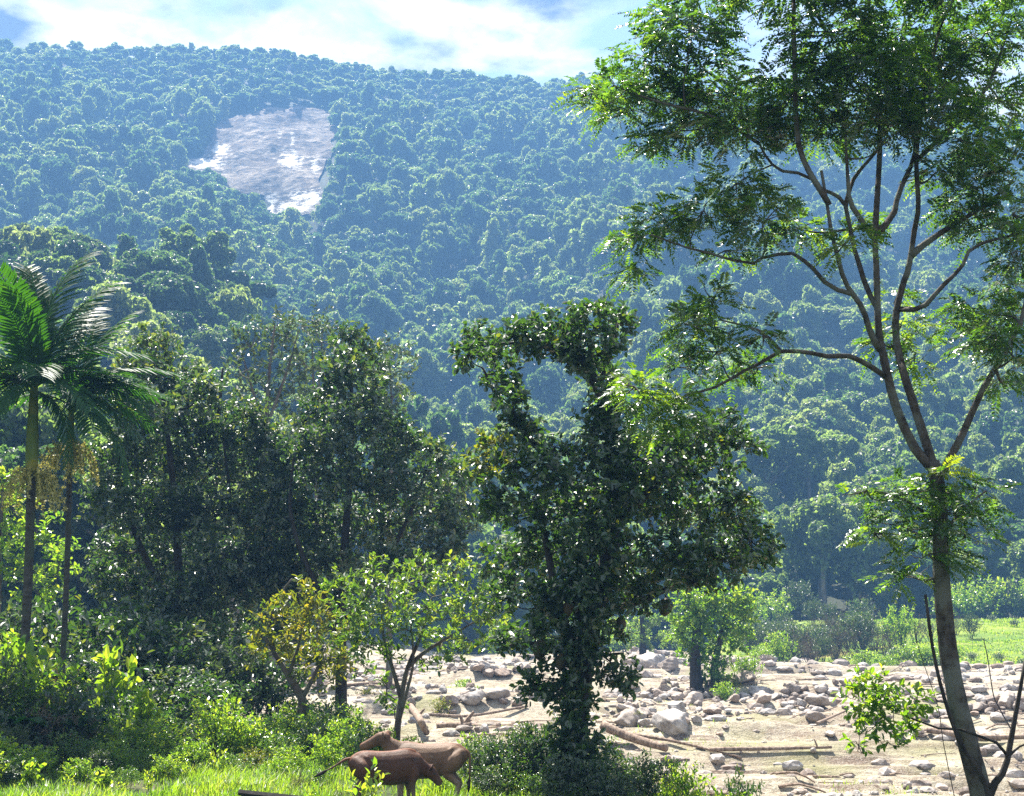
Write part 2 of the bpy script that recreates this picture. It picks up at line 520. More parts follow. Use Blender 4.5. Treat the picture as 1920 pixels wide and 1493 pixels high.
zone = np.where((zone == 2) & (cen[:, 0] < 12), 3, zone)
for z_id, nm, kind in ((0, 'grassy_ground', 'grass'), (1, 'riverbed', 'bed'), (2, 'green_field', 'field'), (3, 'mountain', 'forest')):
    q = GQ[zone == z_id]
    used, inv = np.unique(q, return_inverse=True)
    g = Geo()
    g.add(GV[used], inv.reshape(-1, 4))
    tag(g.build(nm, ground_mat(nm + '_surface', kind), None, (0, 0, 0), True), kind='structure')

# ------------------------------------------------------------------ landslide scar high on the mountain
SCAR = np.array([(360, 342), (338, 322), (376, 294), (400, 270), (410, 238), (440, 222), (500, 206), (560, 203), (612, 214), (634, 250),
                 (622, 300), (604, 330), (606, 380), (590, 408), (525, 412), (496, 398), (488, 374), (446, 366), (418, 346), (392, 332)], float)


def in_poly(px, py, poly):
    inside = np.zeros(np.shape(px), bool)
    j = len(poly) - 1
    for i in range(len(poly)):
        xi, yi = poly[i]
        xj, yj = poly[j]
        inside ^= ((yi > py) != (yj > py)) & (px < (xj - xi) * (py - yi) / (yj - yi + 1e-9) + xi)
        j = i
    return inside


def scar_mat():
    m, t = new_mat('landslide_rock')
    c = t.n('ShaderNodeNewGeometry').outputs['Position']
    v = t.vmath('MULTIPLY', c, (1.0, 0.6, 1.0))
    rn = t.n('ShaderNodeAttribute', {'attribute_name': 'rnd'}).outputs['Fac']
    a, f = t.noise(v, 0.055, 7, 0.66), t.noise(t.vmath('MULTIPLY', c, (1.0, 0.5, 2.2)), 0.20, 8, 0.74)
    col = t.mix(t.ramp(a, [(0.38, 0.0), (0.60, 1.0)]), (0.14, 0.105, 0.070), (0.30, 0.245, 0.18))
    col = t.mix(t.ramp(f, [(0.42, 0.85), (0.54, 0.0)]), col, (0.06, 0.052, 0.048))
    col = t.mix(t.ramp(t.math('ADD', rn, t.math('MULTIPLY', t.math('SUBTRACT', f, 0.5), 3.4)), [(0.36, 0.0), (0.80, 1.0)]), col, (0.76, 0.70, 0.59))
    bump = t.n('ShaderNodeBump', None, {'Strength': 0.8, 'Distance': 2.0, 'Height': f})
    p = t.n('ShaderNodeBsdfPrincipled', None, {'Base Color': col, 'Roughness': 0.9, 'Specular IOR Level': 0.08, 'Normal': bump.outputs[0]})
    t.n('ShaderNodeOutputMaterial', None, {0: p})
    return m


sx, sy = np.meshgrid(np.arange(-200, -65, 1.0), np.arange(560, 985, 1.0), indexing='ij')
sz = terrain(sx, sy)
spx, spy = pix(np.stack([sx, sy, sz], -1))
wx, wy = 7 * vnoise(sx / 9, sy / 14, 71), 4 * vnoise(sx / 9, sy / 14, 72)
ins = in_poly(spx + wx, spy + wy, SCAR)
white = np.zeros(sx.shape)  # pale fresh rock, with sun glints off wet rock painted in as colour
for (wxp, wyp, rx_, ry_, k) in ((412, 286, 18, 12, 1), (385, 312, 34, 16, 1), (545, 308, 24, 16, .9), (590, 318, 10, 16, .7), (548, 268, 5, 20, .55),
                               (505, 388, 16, 20, 1), (545, 395, 40, 14, 1), (585, 375, 22, 14, 1), (560, 372, 30, 12, .75), (525, 262, 4, 12, .4), (445, 300, 12, 6, .35)):
    white = np.maximum(white, k * np.exp(-((spx - wxp) / rx_) ** 2 - ((spy - wyp) / ry_) ** 2))
led = fbm(sx / 16, sy / 9, 75, 4)
rel = 0.9 + 2.6 * (np.floor(led * 4) / 4 + 0.25 * smooth(0.6, 1, led * 4 - np.floor(led * 4))) + 1.3 * fbm(sx / 4, sy / 4, 78, 3)
sv = np.stack([sx, sy, sz + 1.2 + np.maximum(rel, 0.1)], -1)
nr, nc = sx.shape
ii = (np.arange(nr - 1)[:, None] * nc + np.arange(nc - 1)[None]).ravel()
q = np.stack([ii, ii + nc, ii + nc + 1, ii + 1], -1)
q = q[ins.ravel()[q].all(1)]
used, inv = np.unique(q, return_inverse=True)
g = Geo()
g.add(sv.reshape(-1, 3)[used], inv.reshape(-1, 4), None, white.ravel()[used])
tag(g.build('landslide_scar', scar_mat(), None, (0, 0, 0), True), kind='structure')


# ------------------------------------------------------------------ forest trees
def forest_crown(seed, style, n, s):
    """Crown of leaf clumps round many bulging heads; style: dome, column or flat. About 12 m wide, base at z = 0."""
    rng = np.random.default_rng(seed)
    g = Geo()
    if style == 'dome':
        H, R, k = 13.0, 5.0, 20
        ang = rng.uniform(0, 6.28, k)
        rad = R * np.sqrt(rng.uniform(0, 0.9, k))
        c = np.stack([rad * np.cos(ang), rad * np.sin(ang), H - 1.5 - 0.13 * rad ** 2 + rng.uniform(-2.0, 1.0, k)], -1)
        rr = rng.uniform(0.9, 2.0, k)
    elif style == 'column':
        H, k = 15.5, 20
        ang = rng.uniform(0, 6.28, k)
        h = rng.uniform(0.15, 1, k)
        rad = 2.6 * rng.uniform(0.2, 1, k) * (1.15 - 0.5 * h)
        c = np.stack([rad * np.cos(ang), rad * np.sin(ang), 1.5 + h * (H - 3)], -1)
        rr = rng.uniform(0.9, 1.9, k)
    else:
        H, R, k = 14.0, 6.0, 18
        ang = np.linspace(0, 6.28, k, endpoint=False) + rng.uniform(-.3, .3, k)
        rad = R * np.sqrt(rng.uniform(0.05, 1, k))
        c = np.stack([rad * np.cos(ang), rad * np.sin(ang), H - 1.0 - 0.035 * rad ** 2 + rng.uniform(-2.2, 0.4, k)], -1)
        rr = rng.uniform(0.8, 1.6, k)
    pick = rng.choice(k, n, p=rr ** 2 / (rr ** 2).sum())
    d = unit(rng.normal(size=(n, 3)) + np.array((0, 0, 0.55)))
    lump = 1 + 0.18 * np.sin(5 * d[:, 0] + pick * 1.7) * np.sin(5 * d[:, 1] + pick) + rng.normal(0, 0.07, n)
    P = c[pick] + d * (rr[pick] * lump)[:, None] * np.array((1, 1, 0.85))
    # hanging skirts of creeper under the heads
    m = n // (4 if style != 'flat' else 10)
    a = rng.choice(n, m)
    drop = rng.uniform(0, 1, m) ** 1.4 * (6.5 if style == 'column' else 4.5)
    P2 = P[a] * np.array((0.95, 0.95, 1)) - np.stack([0 * drop, 0 * drop, drop], -1)
    P2[:, 2] = np.maximum(P2[:, 2], 0.3 * rng.uniform(0, 1, m))
    dd = np.vstack([d, unit(d[a] * np.array((1, 1, 0.2)))])
    P = np.vstack([P, P2])
    N = unit(dd + 0.55 * rng.normal(size=P.shape))
    D = unit(np.cross(N, rng.normal(size=P.shape)) - np.array((0, 0, 0.25)))
    sz = s * rng.uniform(0.6, 1.35, len(P))
    diamonds(g, P - D * sz[:, None] * 0.5, D, N, sz * 1.25, sz, np.clip(rng.normal(0.45, 0.22, len(P)), 0, 1), 0.2)
    return g, c


def forest_trunk(seed, heads, H=9.0):
    rng = np.random.default_rng(seed)
    g = Geo()
    top = np.array((rng.uniform(-.6, .6), rng.uniform(-.6, .6), H))
    tube(g, curve([(0, 0, -1.5), (rng.uniform(-.3, .3), 0, H * .5), top], 6), np.linspace(0.36, 0.2, 6), 6)
    for h in heads[:6]:
        tube(g, curve([top * np.array((.7, .7, .7)), (top + h) / 2 + np.array((0, 0, -.6)), h], 4), np.linspace(0.16, 0.05, 4), 4, False)
    return g


STYLES = ['dome', 'column', 'dome', 'flat', 'dome', 'column', 'dome', 'flat', 'dome', 'column']
FAR_N, NEAR_N, FRONT_N = 2300, 8000, 17000
rng = np.random.default_rng(4)
protos_far, protos_near, protos_front = bpy.data.collections.new('forest_tree_kinds'), [], []
for k, stl in enumerate(STYLES):
    g, heads = forest_crown(100 + k, stl, FAR_N, 0.74)
    tr_ = forest_trunk(300 + k, heads)
    g.n = g.n
    me = g.mesh('forest_crown_far', M_FOREST)
    o = bpy.data.objects.new('forest_kind_%02d' % k, me)
    protos_far.objects.link(o)
    g2, heads = forest_crown(100 + k, stl, NEAR_N, 0.44)
    protos_near.append((g2.mesh('crown', M_FOREST), forest_trunk(300 + k, heads).mesh('trunk', M_FORESTBARK, smooth_faces=True)))
    g3, heads = forest_crown(100 + k, stl, FRONT_N, 0.27)
    protos_front.append(g3.mesh('crown', M_FOREST))

SP = 6.5
gi_, gj_ = np.meshgrid(np.arange(-200, 200), np.arange(-200, 200))
ga, gb = (gi_ + rng.uniform(-.48, .48, gi_.shape)) * SP, (gj_ + rng.uniform(-.48, .48, gi_.shape)) * SP
cx0, sn0 = math.cos(0.61), math.sin(0.61)
cand = np.stack([(ga * cx0 - gb * sn0).ravel(), (ga * sn0 + gb * cx0).ravel() + 560], -1)
inside = (cand[:, 1] > 96) & (cand[:, 1] < 1075) & (np.abs(cand[:, 0]) < 0.40 * cand[:, 1] + 40)
inside &= rng.uniform(0, 1, len(cand)) > np.where(cand[:, 1] > 300, 0.08 + 0.22 * (fbm(cand[:, 0] / 28, cand[:, 1] / 28, 120, 2) > 0.16), 0.0)
cand = cand[inside]
x, y = cand[:, 0], cand[:, 1]
edge = np.where(x < -0.12 * y - 1, 97.0, np.where(x > 22, np.where(x > 40, 238, 226), np.interp(x, FAR_X, FAR_Y) + 5))
edge = np.where((x > -0.14 * y) & (x < 22), np.interp(x, FAR_X, FAR_Y) + 6, edge)
keep = y > edge
x, y = x[keep], y[keep]
z = terrain(x, y)
scl = np.clip(np.exp(rng.normal(-0.06, 0.36, len(x))), 0.45, 1.75) * np.interp(y, [97, 240, 330, 900, 960], [0.95, 0.90, 0.90, 0.84, 0.78])
u1, v1 = pix(np.stack([x, y, z], -1))
u2, v2 = pix(np.stack([x, y, z + 8 * scl], -1))
u3, v3 = pix(np.stack([x, y, z + 13 * scl], -1))
low = SCAR.copy()
hw = 4.2 * scl / y * FPX
bad = in_poly(u2 - hw, v2, SCAR) | in_poly(u2 + hw, v2, SCAR) | in_poly(u3 - hw, v3 + 14, SCAR) | in_poly(u3 + hw, v3 + 14, SCAR) | in_poly(u1, v1, SCAR) | in_poly(u2, v2, SCAR) | (in_poly(u3, v3 + 6, SCAR))
ok = ~bad
x, y, z, scl = x[ok], y[ok], z[ok], scl[ok]
scl = np.where(y > 900, np.clip(scl, 0.45, 1.0), scl)
kindi = (rng.integers(0, 5, len(x)) + np.floor(5.0 * np.clip(0.5 + 0.9 * fbm(x / 40, y / 40, 140, 2), 0, 0.999)).astype(int) * 2) % len(STYLES)
rot = rng.uniform(0, 6.28, len(x))
u3, v3 = pix(np.stack([x, y, z + 11 * scl], -1))
# what the picture shows largest: nearest trees whose top rises clear of the one in front and falls in the frame
infr = (u3 > -40) & (u3 < 1960)
hid = ((u3 > 180) & (u3 < 860) & (v3 > 860)) | ((u3 > 860) & (u3 < 1240) & (v3 > 860))
size = scl / y * np.where(infr, 1, 0) * np.where(hid, 0.5, 1)
order = np.argsort(-size)
sel = np.zeros(len(x), bool)
sel[order[:300]] = True
for i in np.where(sel)[0]:
    cm, tm = protos_near[kindi[i]]
    if y[i] < 185:
        cm = protos_front[kindi[i]]
    nm = STYLES[kindi[i]]
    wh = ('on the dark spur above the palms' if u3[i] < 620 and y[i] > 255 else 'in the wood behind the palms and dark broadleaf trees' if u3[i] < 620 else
          'at the far end of the riverbed' if u3[i] < 1250 else 'in the wood behind the green field')
    t_ = thing('forest_tree', {'dome': 'round crowned dark green forest tree ' + wh,
                               'column': 'narrow creeper hung forest tree ' + wh,
                               'flat': 'flat topped spreading forest tree ' + wh}[nm],
               'tree', (x[i], y[i], z[i]), 'forest trees ' + wh)
    t_.rotation_euler = (0, 0, rot[i])
    t_.scale = (scl[i], scl[i], scl[i] * (0.85 + 0.3 * ((i * 37) % 100) / 100))
    for n_, m_ in (('crown', cm), ('trunk', tm)):
        o = bpy.data.objects.new(n_, m_)
        COL.objects.link(o)
        o.parent = t_
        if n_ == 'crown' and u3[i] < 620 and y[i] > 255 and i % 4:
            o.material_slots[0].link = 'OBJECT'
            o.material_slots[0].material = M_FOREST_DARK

far = ~sel
pm = bpy.data.meshes.new('forest')
pts = np.stack([x[far], y[far], z[far] - 0.5], -1)
pm.vertices.add(len(pts))
pm.vertices.foreach_set('co', pts.astype(np.float32).ravel())
for nm, typ, val in (('kind_index', 'INT', kindi[far].astype(np.int32)), ('turn', 'FLOAT_VECTOR', np.stack([0 * rot[far], 0 * rot[far], rot[far]], -1).astype(np.float32).ravel()),
                     ('size', 'FLOAT_VECTOR', np.stack([scl[far], scl[far], scl[far] * np.where(y[far] > 900, rng.uniform(.7, 1.0, far.sum()), rng.uniform(.75, 1.5, far.sum()))], -1).astype(np.float32).ravel())):
    a_ = pm.attributes.new(nm, typ, 'POINT')
    a_.data.foreach_set('vector' if typ == 'FLOAT_VECTOR' else 'value', val)
fo = tag(bpy.data.objects.new('forest', pm), 'dense rainforest covering the whole mountainside up to the ridge', 'forest', None, 'stuff')
COL.objects.link(fo)
ng = bpy.data.node_groups.new('forest_trees', 'GeometryNodeTree')
ng.interface.new_socket('Geometry', in_out='INPUT', socket_type='NodeSocketGeometry')
ng.interface.new_socket('Geometry', in_out='OUTPUT', socket_type='NodeSocketGeometry')
gi, go = ng.nodes.new('NodeGroupInput'), ng.nodes.new('NodeGroupOutput')
ci = ng.nodes.new('GeometryNodeCollectionInfo')
ci.inputs['Collection'].default_value = protos_far
ci.inputs['Separate Children'].default_value = True
ci.inputs['Reset Children'].default_value = True
iop = ng.nodes.new('GeometryNodeInstanceOnPoints')
iop.inputs['Pick Instance'].default_value = True


def named(nm, typ):
    n_ = ng.nodes.new('GeometryNodeInputNamedAttribute')
    n_.data_type = typ
    n_.inputs['Name'].default_value = nm
    return n_.outputs['Attribute']


ng.links.new(gi.outputs[0], iop.inputs['Points'])
ng.links.new(ci.outputs[0], iop.inputs['Instance'])
ng.links.new(named('kind_index', 'INT'), iop.inputs['Instance Index'])
ng.links.new(named('turn', 'FLOAT_VECTOR'), iop.inputs['Rotation'])
ng.links.new(named('size', 'FLOAT_VECTOR'), iop.inputs['Scale'])
ng.links.new(iop.outputs[0], go.inputs[0])
md = fo.modifiers.new('trees', 'NODES')
md.node_group = ng
print('forest trees', len(x))

# ------------------------------------------------------------------ near trees: limbs traced, crowns grown lobe by lobe
def limb(g, rng, pts, r0, r1, sides=7, n=None, wob=0.06):
    pts = np.asarray(pts, float)
    L = np.linalg.norm(np.diff(pts, axis=0), axis=1).sum()
    n = n or max(5, int(L / 0.22))
    n = min(n, 60)
    c = curve(pts, n)
    tube(g, c, np.linspace(r0, r1, n), sides, True, wob, rng)
    return c


def pxline(line, d, rng=None, wander=0.0):
    """Traced pixels -> points; a third number is an offset in depth."""
    out = []
    for p in line:
        out.append(at(p[0], p[1], d + (p[2] if len(p) > 2 else 0.0)))
    return np.array(out)


def grow(spec, seed):
    """spec: d, base pixel, limbs [(line, r0, r1)], lobes [(px, py, rx, ry[, bright[, depth]])], leaf settings."""
    rng = np.random.default_rng(seed)
    d = spec['d']
    mpp = d / FPX
    wood, crown, skel = Geo(), Geo(), []
    for line, r0, r1 in spec['limbs']:
        c = limb(wood, rng, pxline(line, d), r0, r1, spec.get('sides', 8))
        skel.append(np.column_stack([c, np.linspace(r0, r1, len(c))]))
    skel = np.vstack(skel)
    cx_ = np.mean([l[0] for l in spec['lobes']])
    spread = spec.get('depth', 1.6)
    kind = spec.get('leaf', 'broad')
    for lo_ in spec['lobes']:
        px, py, rx, ry = lo_[:4]
        bright = lo_[4] if len(lo_) > 4 else 0.0
        off = lo_[5] if len(lo_) > 5 else rng.uniform(-1, 1) * spread
        c = at(px, py, d + off)
        ax = np.array((rx * mpp, 0.5 * (rx + ry) * mpp, ry * mpp))
        # a limb to the lobe from the nearest wood that lies below it
        dist = np.linalg.norm(skel[:, :3] - c, axis=1) + 0.6 * np.maximum(skel[:, 2] - c[2], 0)
        j = int(np.argmin(dist))
        a = skel[j, :3]
        if np.linalg.norm(c - a) > 0.25:
            r0 = min(skel[j, 3] * 0.7, 0.018 + 0.016 * np.linalg.norm(c - a))
            mid = (a + c) / 2 + np.array((0, 0, -0.10)) * np.linalg.norm(c - a) + rng.normal(0, 0.06, 3)
            cc = limb(wood, rng, [a, mid, c], r0, max(0.35 * r0, 0.006), 5, 9, 0.0)
            skel = np.vstack([skel, np.column_stack([cc[3:], np.linspace(r0, 0.35 * r0, 6)])])
        area = math.pi * ax[0] * ax[2]
        n = max(4, int(area * spec['twigs'] * (lo_[6] if len(lo_) > 6 else 1.0)))
        b, dr = ball(rng, n, 0.42)
        P = c + b * ax * (1 + 0.24 * rng.normal(size=(n, 1)) * spec.get('feather', 0.0))
        dr = unit(P - c + rng.normal(0, 0.25, P.shape) * ax.min() + np.array((0, 0, 0.25)) * ax.min())
        for k in range(0, n, max(1, int(n / max(3, area * spec.get('subs', 3))))):
            m_ = (c + P[k]) / 2 + rng.normal(0, 0.05, 3) - np.array((0, 0, 0.04))
            tube(wood, curve([c, m_, P[k] + dr[k] * 0.1], 4), np.linspace(0.012, 0.004, 4) * spec.get('twig_r', 1.0), 4, False)
        if kind == 'broad':
            m = spec['per']
            T = np.repeat(dr, m, 0)
            s_ = np.tile(np.linspace(0, 1, m), n)[:, None]
            sl = spec['L'] * spec.get('stem', 1.7)
            Q = np.repeat(P, m, 0) + T * (s_ - 0.3) * sl
            rad = unit(np.cross(T, rng.normal(size=T.shape)))
            D = unit(T * 0.55 + rad * 0.9 + rng.normal(0, 0.2, T.shape) + np.array((0, 0, spec.get('lift', -0.05))))
            N = unit(np.array((0, 0, 1.0)) * spec.get('flat', 0.9) + rng.normal(0, 0.5, T.shape) + 0.3 * T)
            Ls = spec['L'] * rng.uniform(0.65, 1.25, len(Q))
            r = np.clip(rng.normal(0.42, 0.20, len(Q)) + bright + np.repeat(rng.normal(0, 0.10, n), m), 0, 1)
            leaves(crown, Q, D, N, Ls, Ls * spec['W'], 0.16, 0.10, r)
        else:
            kk = spec['per']
            hd = unit(dr * np.array((1, 1, 0.35)) + rng.normal(0, 0.35, dr.shape) + np.array((0, 0, -0.12)))
            Np = unit(np.array((0, 0, 1.0)) + rng.normal(0, 0.38, hd.shape))
            D0, S0, N0 = leaf_frames(hd, Np)
            RL = spec['rachis'] * rng.uniform(0.7, 1.25, n)
            s_ = np.linspace(0.12, 1, kk)
            base = P[:, None] + D0[:, None] * (RL[:, None] * s_)[..., None] - np.array((0, 0, 1.0)) * (RL[:, None] * s_ ** 2 * 0.30)[..., None]
            sides = []
            for sg in (-1, 1):
                DD = unit(S0[:, None] * sg * 0.9 + D0[:, None] * 0.45 + rng.normal(0, 0.12, base.shape) - np.array((0, 0, 0.16)))
                NN = unit(N0[:, None] + rng.normal(0, 0.28, base.shape))
                Ls = spec['L'] * (0.65 + 0.5 * np.sin(math.pi * np.clip(s_, 0.05, 0.95)))[None] * rng.uniform(0.8, 1.15, base.shape[:2])
                r = np.clip(0.40 + bright + rng.normal(0, 0.13, (n, 1)) + rng.normal(0, 0.10, base.shape[:2]), 0, 1)
                diamonds(crown, base.reshape(-1, 3), DD.reshape(-1, 3), NN.reshape(-1, 3), Ls.ravel(), Ls.ravel() * spec['W'], r.ravel(), 0.08)
    return wood, crown


def plant_tree(name, label, cat, spec, seed, base, group=None):
    wood, crown = grow(spec, seed)
    t_ = thing(name, label, cat, base, group)
    wood.build('trunk', spec['bark'], t_, base, True)
    crown.build('crown', spec['mat'], t_, base)
    return t_


def on_ground(px, d):
    p = at(px, CY, d)
    return np.array((p[0], d, float(terrain(p[0], d))))


# --- jackfruit tree
J = dict(d=29.5, mat=M_JACK, bark=M_BARK_DARK, twigs=74, per=9, feather=0.9, L=0.148, W=0.60, depth=1.7, subs=5, stem=1.5, limbs=[
    ([(1076, 1520), (1080, 1470), (1078, 1400), (1084, 1310), (1098, 1210), (1128, 1110), (1148, 1000), (1150, 900), (1144, 800), (1118, 720), (1085, 660), (1075, 610)], 0.30, 0.06),
    ([(1085, 1260), (1060, 1180), (1040, 1100, .3), (1020, 1000, .5), (1000, 930, .5)], 0.13, 0.04),
    ([(1100, 1215), (1090, 1150), (1070, 1080, -.4), (1090, 1000, -.5)], 0.12, 0.04),
    ([(1120, 1150), (1190, 1130), (1240, 1110, .2), (1330, 1060, .3), (1410, 1030, .3)], 0.09, 0.025),
    ([(1146, 1000), (1200, 940), (1260, 880, -.3), (1330, 810, -.4)], 0.10, 0.03),
    ([(1130, 1020), (1080, 920), (1030, 860, .2), (965, 795, .3), (930, 740, .3), (905, 690, .3)], 0.10, 0.025),
    ([(1118, 722), (1060, 672), (1000, 645, .1), (930, 645, .2)], 0.08, 0.025),
    ([(1120, 730), (1150, 650), (1160, 600)], 0.05, 0.02),
    ([(1098, 1225), (1040, 1215), (980, 1205, -.3), (930, 1220, -.3)], 0.06, 0.02),
    ([(1084, 1250), (1130, 1230, -.2), (1170, 1225, -.2)], 0.05, 0.02)],
    lobes=[(1100, 592, 66, 30), (1155, 598, 36, 38), (1035, 615, 60, 34), (975, 630, 48, 26), (905, 645, 44, 40), (880, 665, 30, 26), (935, 690, 34, 32), (1110, 650, 70, 36),
           (1128, 705, 42, 40), (1150, 765, 46, 50), (960, 755, 24, 24), (962, 795, 26, 24), (990, 822, 26, 20, .2), (1040, 838, 44, 18),
           (1130, 800, 40, 50, 0, -1.0), (1150, 900, 50, 60, 0, -1.1), (1120, 1000, 60, 50, 0, -1.1), (1110, 1080, 50, 40, 0, -1.0), (1085, 675, 46, 26, 0, -.6), (1010, 650, 44, 22, 0, -.5), (945, 725, 34, 34, 0, -.4), (985, 800, 32, 30, 0, -.4), (1240, 890, 50, 40, 0, -1.0), (1130, 1160, 40, 40, 0, -.8), (935, 838, 40, 24, .42, -.8), (900, 875, 36, 26, .3, -.6), (960, 870, 46, 30, .15), (1045, 890, 66, 40), (1140, 850, 46, 56), (1210, 860, 56, 50), (1285, 828, 56, 44), (1345, 800, 50, 40), (1392, 835, 40, 26),
           (1320, 885, 60, 44), (1220, 930, 80, 50), (1110, 955, 90, 52), (1000, 965, 80, 44), (930, 940, 40, 40), (1060, 1030, 96, 44), (965, 1050, 70, 44), (1310, 960, 74, 46), (1385, 965, 50, 38),
           (1410, 1015, 48, 34), (1440, 1045, 30, 22), (1345, 1045, 74, 44), (1255, 1045, 76, 48), (1175, 1055, 54, 54), (1100, 1100, 74, 46), (1010, 1125, 56, 44), (950, 1120, 44, 36), (1065, 1175, 50, 34),
           (1300, 1090, 50, 24), (1195, 1115, 46, 28), (1000, 1190, 44, 24), (945, 1210, 40, 20),
           (1035, 1272, 44, 26, 0, -.5), (1000, 1290, 32, 24, 0, -.6), (1060, 1300, 26, 24, 0, -.6), (1150, 1265, 40, 26, 0, -.5), (1170, 1290, 26, 20, 0, -.5),
           (1078, 1335, 38, 44, 0, -.35), (1092, 1395, 42, 40, 0, -.35), (1072, 1445, 46, 40, 0, -.4), (1105, 1470, 40, 30, .1, -.4), (1050, 1400, 24, 40, 0, -.2), (1100, 1230, 44, 30, 0, -.4), (1060, 1215, 40, 26, 0, -.3)])
JB = on_ground(1078, 29.5)
jt = plant_tree('jackfruit_tree', 'large dark jackfruit tree with hanging fruit and a forked open top, beside the cows', 'tree', J, 11, JB)
fm, t = new_mat('jackfruit_skin')
c = t.n('ShaderNodeTexCoord').outputs['Object']
vo = t.n('ShaderNodeTexVoronoi', None, {'Vector': c, 'Scale': 60.0})
colr = t.mix(t.ramp(t.noise(c, 5, 4), [(0.4, 0.0), (0.65, 1.0)]), (0.035, 0.032, 0.012), (0.085, 0.055, 0.018))
bump = t.n('ShaderNodeBump', None, {'Strength': 0.8, 'Distance': 0.01, 'Height': vo.outputs[0]})
t.n('ShaderNodeOutputMaterial', None, {0: t.n('ShaderNodeBsdfPrincipled', None, {'Base Color': colr, 'Roughness': 0.7, 'Normal': bump.outputs[0]})})
rng = np.random.default_rng(8)
for (px, py, off, ln, r) in ((1012, 1218, -.4, .42, .13), (1248, 1138, -.1, .38, .135), (1163, 1172, -.35, .36, .10), (1066, 1140, -.45, .34, .10), (1052, 1240, -.5, .34, .10), (1084, 1130, -.4, .26, .08), (1118, 1200, -.35, .30, .08)):
    g = Geo()
    p = at(px, py, 29.5 + off)
    h = np.linspace(-1, 1, 11)
    prof = np.sqrt(np.maximum(1 - h ** 2, 0.002)) * (1 + 0.12 * np.sin(h * 3 + 1))
    tube(g, p + np.stack([0.02 * np.sin(h * 2), 0 * h, h * ln / 2], -1), prof * r, 12, True, 0.08, rng)
    tube(g, p + np.array([(0, 0, ln / 2 - .02), (0.01, 0.02, ln / 2 + .10), (0.02, 0.12, ln / 2 + .22)]), [.018, .014, .014], 5)
    g.build('fruit', fm, jt, JB, True)

# --- dark broadleaf trees on the left
L1 = dict(d=52.0, mat=M_DARKLEAF, bark=M_BARK_DARK, twigs=40, per=9, feather=0.9, L=0.205, W=0.52, depth=1.9, subs=1.6, stem=1.6, twig_r=1.6, limbs=[
    ([(345, 1420), (345, 1330), (340, 1200), (335, 1060), (325, 920), (310, 780), (295, 680)], 0.26, 0.05),
    ([(340, 1200), (400, 1080, .5), (430, 960, .6), (420, 830, .5)], 0.15, 0.04),
    ([(338, 1150), (270, 1040, -.5), (235, 920, -.6), (250, 800, -.4)], 0.14, 0.04),
    ([(410, 780, 1.), (414, 730, 1.), (418, 690, 1.)], 0.07, 0.04)],
    lobes=[(290, 650, 44, 36, .12), (265, 690, 50, 40, .1), (325, 715, 56, 46), (390, 735, 40, 40, .1), (260, 770, 70, 50), (340, 790, 70, 56), (415, 800, 66, 50), (225, 850, 60, 54), (320, 870, 86, 60), (410, 870, 76, 56),
           (480, 840, 40, 40), (215, 940, 50, 50), (300, 960, 80, 56), (400, 955, 80, 56), (490, 900, 40, 40, .1), (505, 1000, 40, 50), (500, 830, 46, 44, .1, -.5), (525, 930, 56, 56, .05, -.8), (512, 1080, 56, 50, .05, -.8), (468, 780, 36, 36, .1, -.4), (190, 880, 30, 40, .1), (225, 1030, 50, 50), (320, 1050, 84, 50), (420, 1040, 74, 50), (260, 1110, 60, 40), (350, 1120, 76, 44), (440, 1110, 60, 44),
           (480, 960, 44, 60), (470, 1050, 40, 50), (200, 1080, 34, 40), (300, 1180, 90, 40, -.1), (420, 1180, 80, 40, -.1), (230, 1190, 50, 40, -.1), (350, 1240, 90, 40, -.1), (250, 1250, 60, 36, -.1)])
plant_tree('broadleaf_tree', 'dark glossy broadleaf tree beside the palms with a pointed top', 'tree', L1, 21, on_ground(345, 52.0))
L2 = dict(L1, d=50.0, limbs=[
    ([(640, 1430), (640, 1330), (640, 1200), (645, 1050), (655, 900), (660, 780), (655, 660)], 0.24, 0.05),
    ([(640, 1200), (720, 1060, .5), (770, 960, .5), (800, 880, .4)], 0.13, 0.035),
    ([(640, 1180), (575, 1060, -.4), (545, 960, -.5), (550, 860, -.4)], 0.12, 0.035)],
    lobes=[(655, 635, 36, 34), (640, 685, 40, 46), (690, 680, 40, 40), (625, 750, 44, 50), (705, 745, 46, 46), (660, 800, 70, 56), (730, 810, 46, 44), (770, 845, 60, 40), (825, 860, 34, 34), (590, 840, 46, 44), (575, 790, 30, 34), (860, 900, 30, 34), (870, 950, 30, 40),
           (550, 880, 44, 50), (640, 890, 74, 54), (730, 900, 70, 50), (810, 920, 44, 46), (550, 960, 60, 56), (640, 985, 80, 54), (740, 980, 76, 54), (830, 975, 40, 50), (540, 1040, 56, 50), (620, 1060, 80, 46),
           (720, 1060, 80, 44), (810, 1050, 54, 46), (860, 1010, 24, 40), (560, 1110, 70, 40), (640, 1140, 60, 40, -.1), (530, 1180, 60, 50, -.1)])
plant_tree('broadleaf_tree', 'dark glossy broadleaf tree with a tall narrow top, left of the jackfruit tree', 'tree', L2, 22, on_ground(640, 50.0))

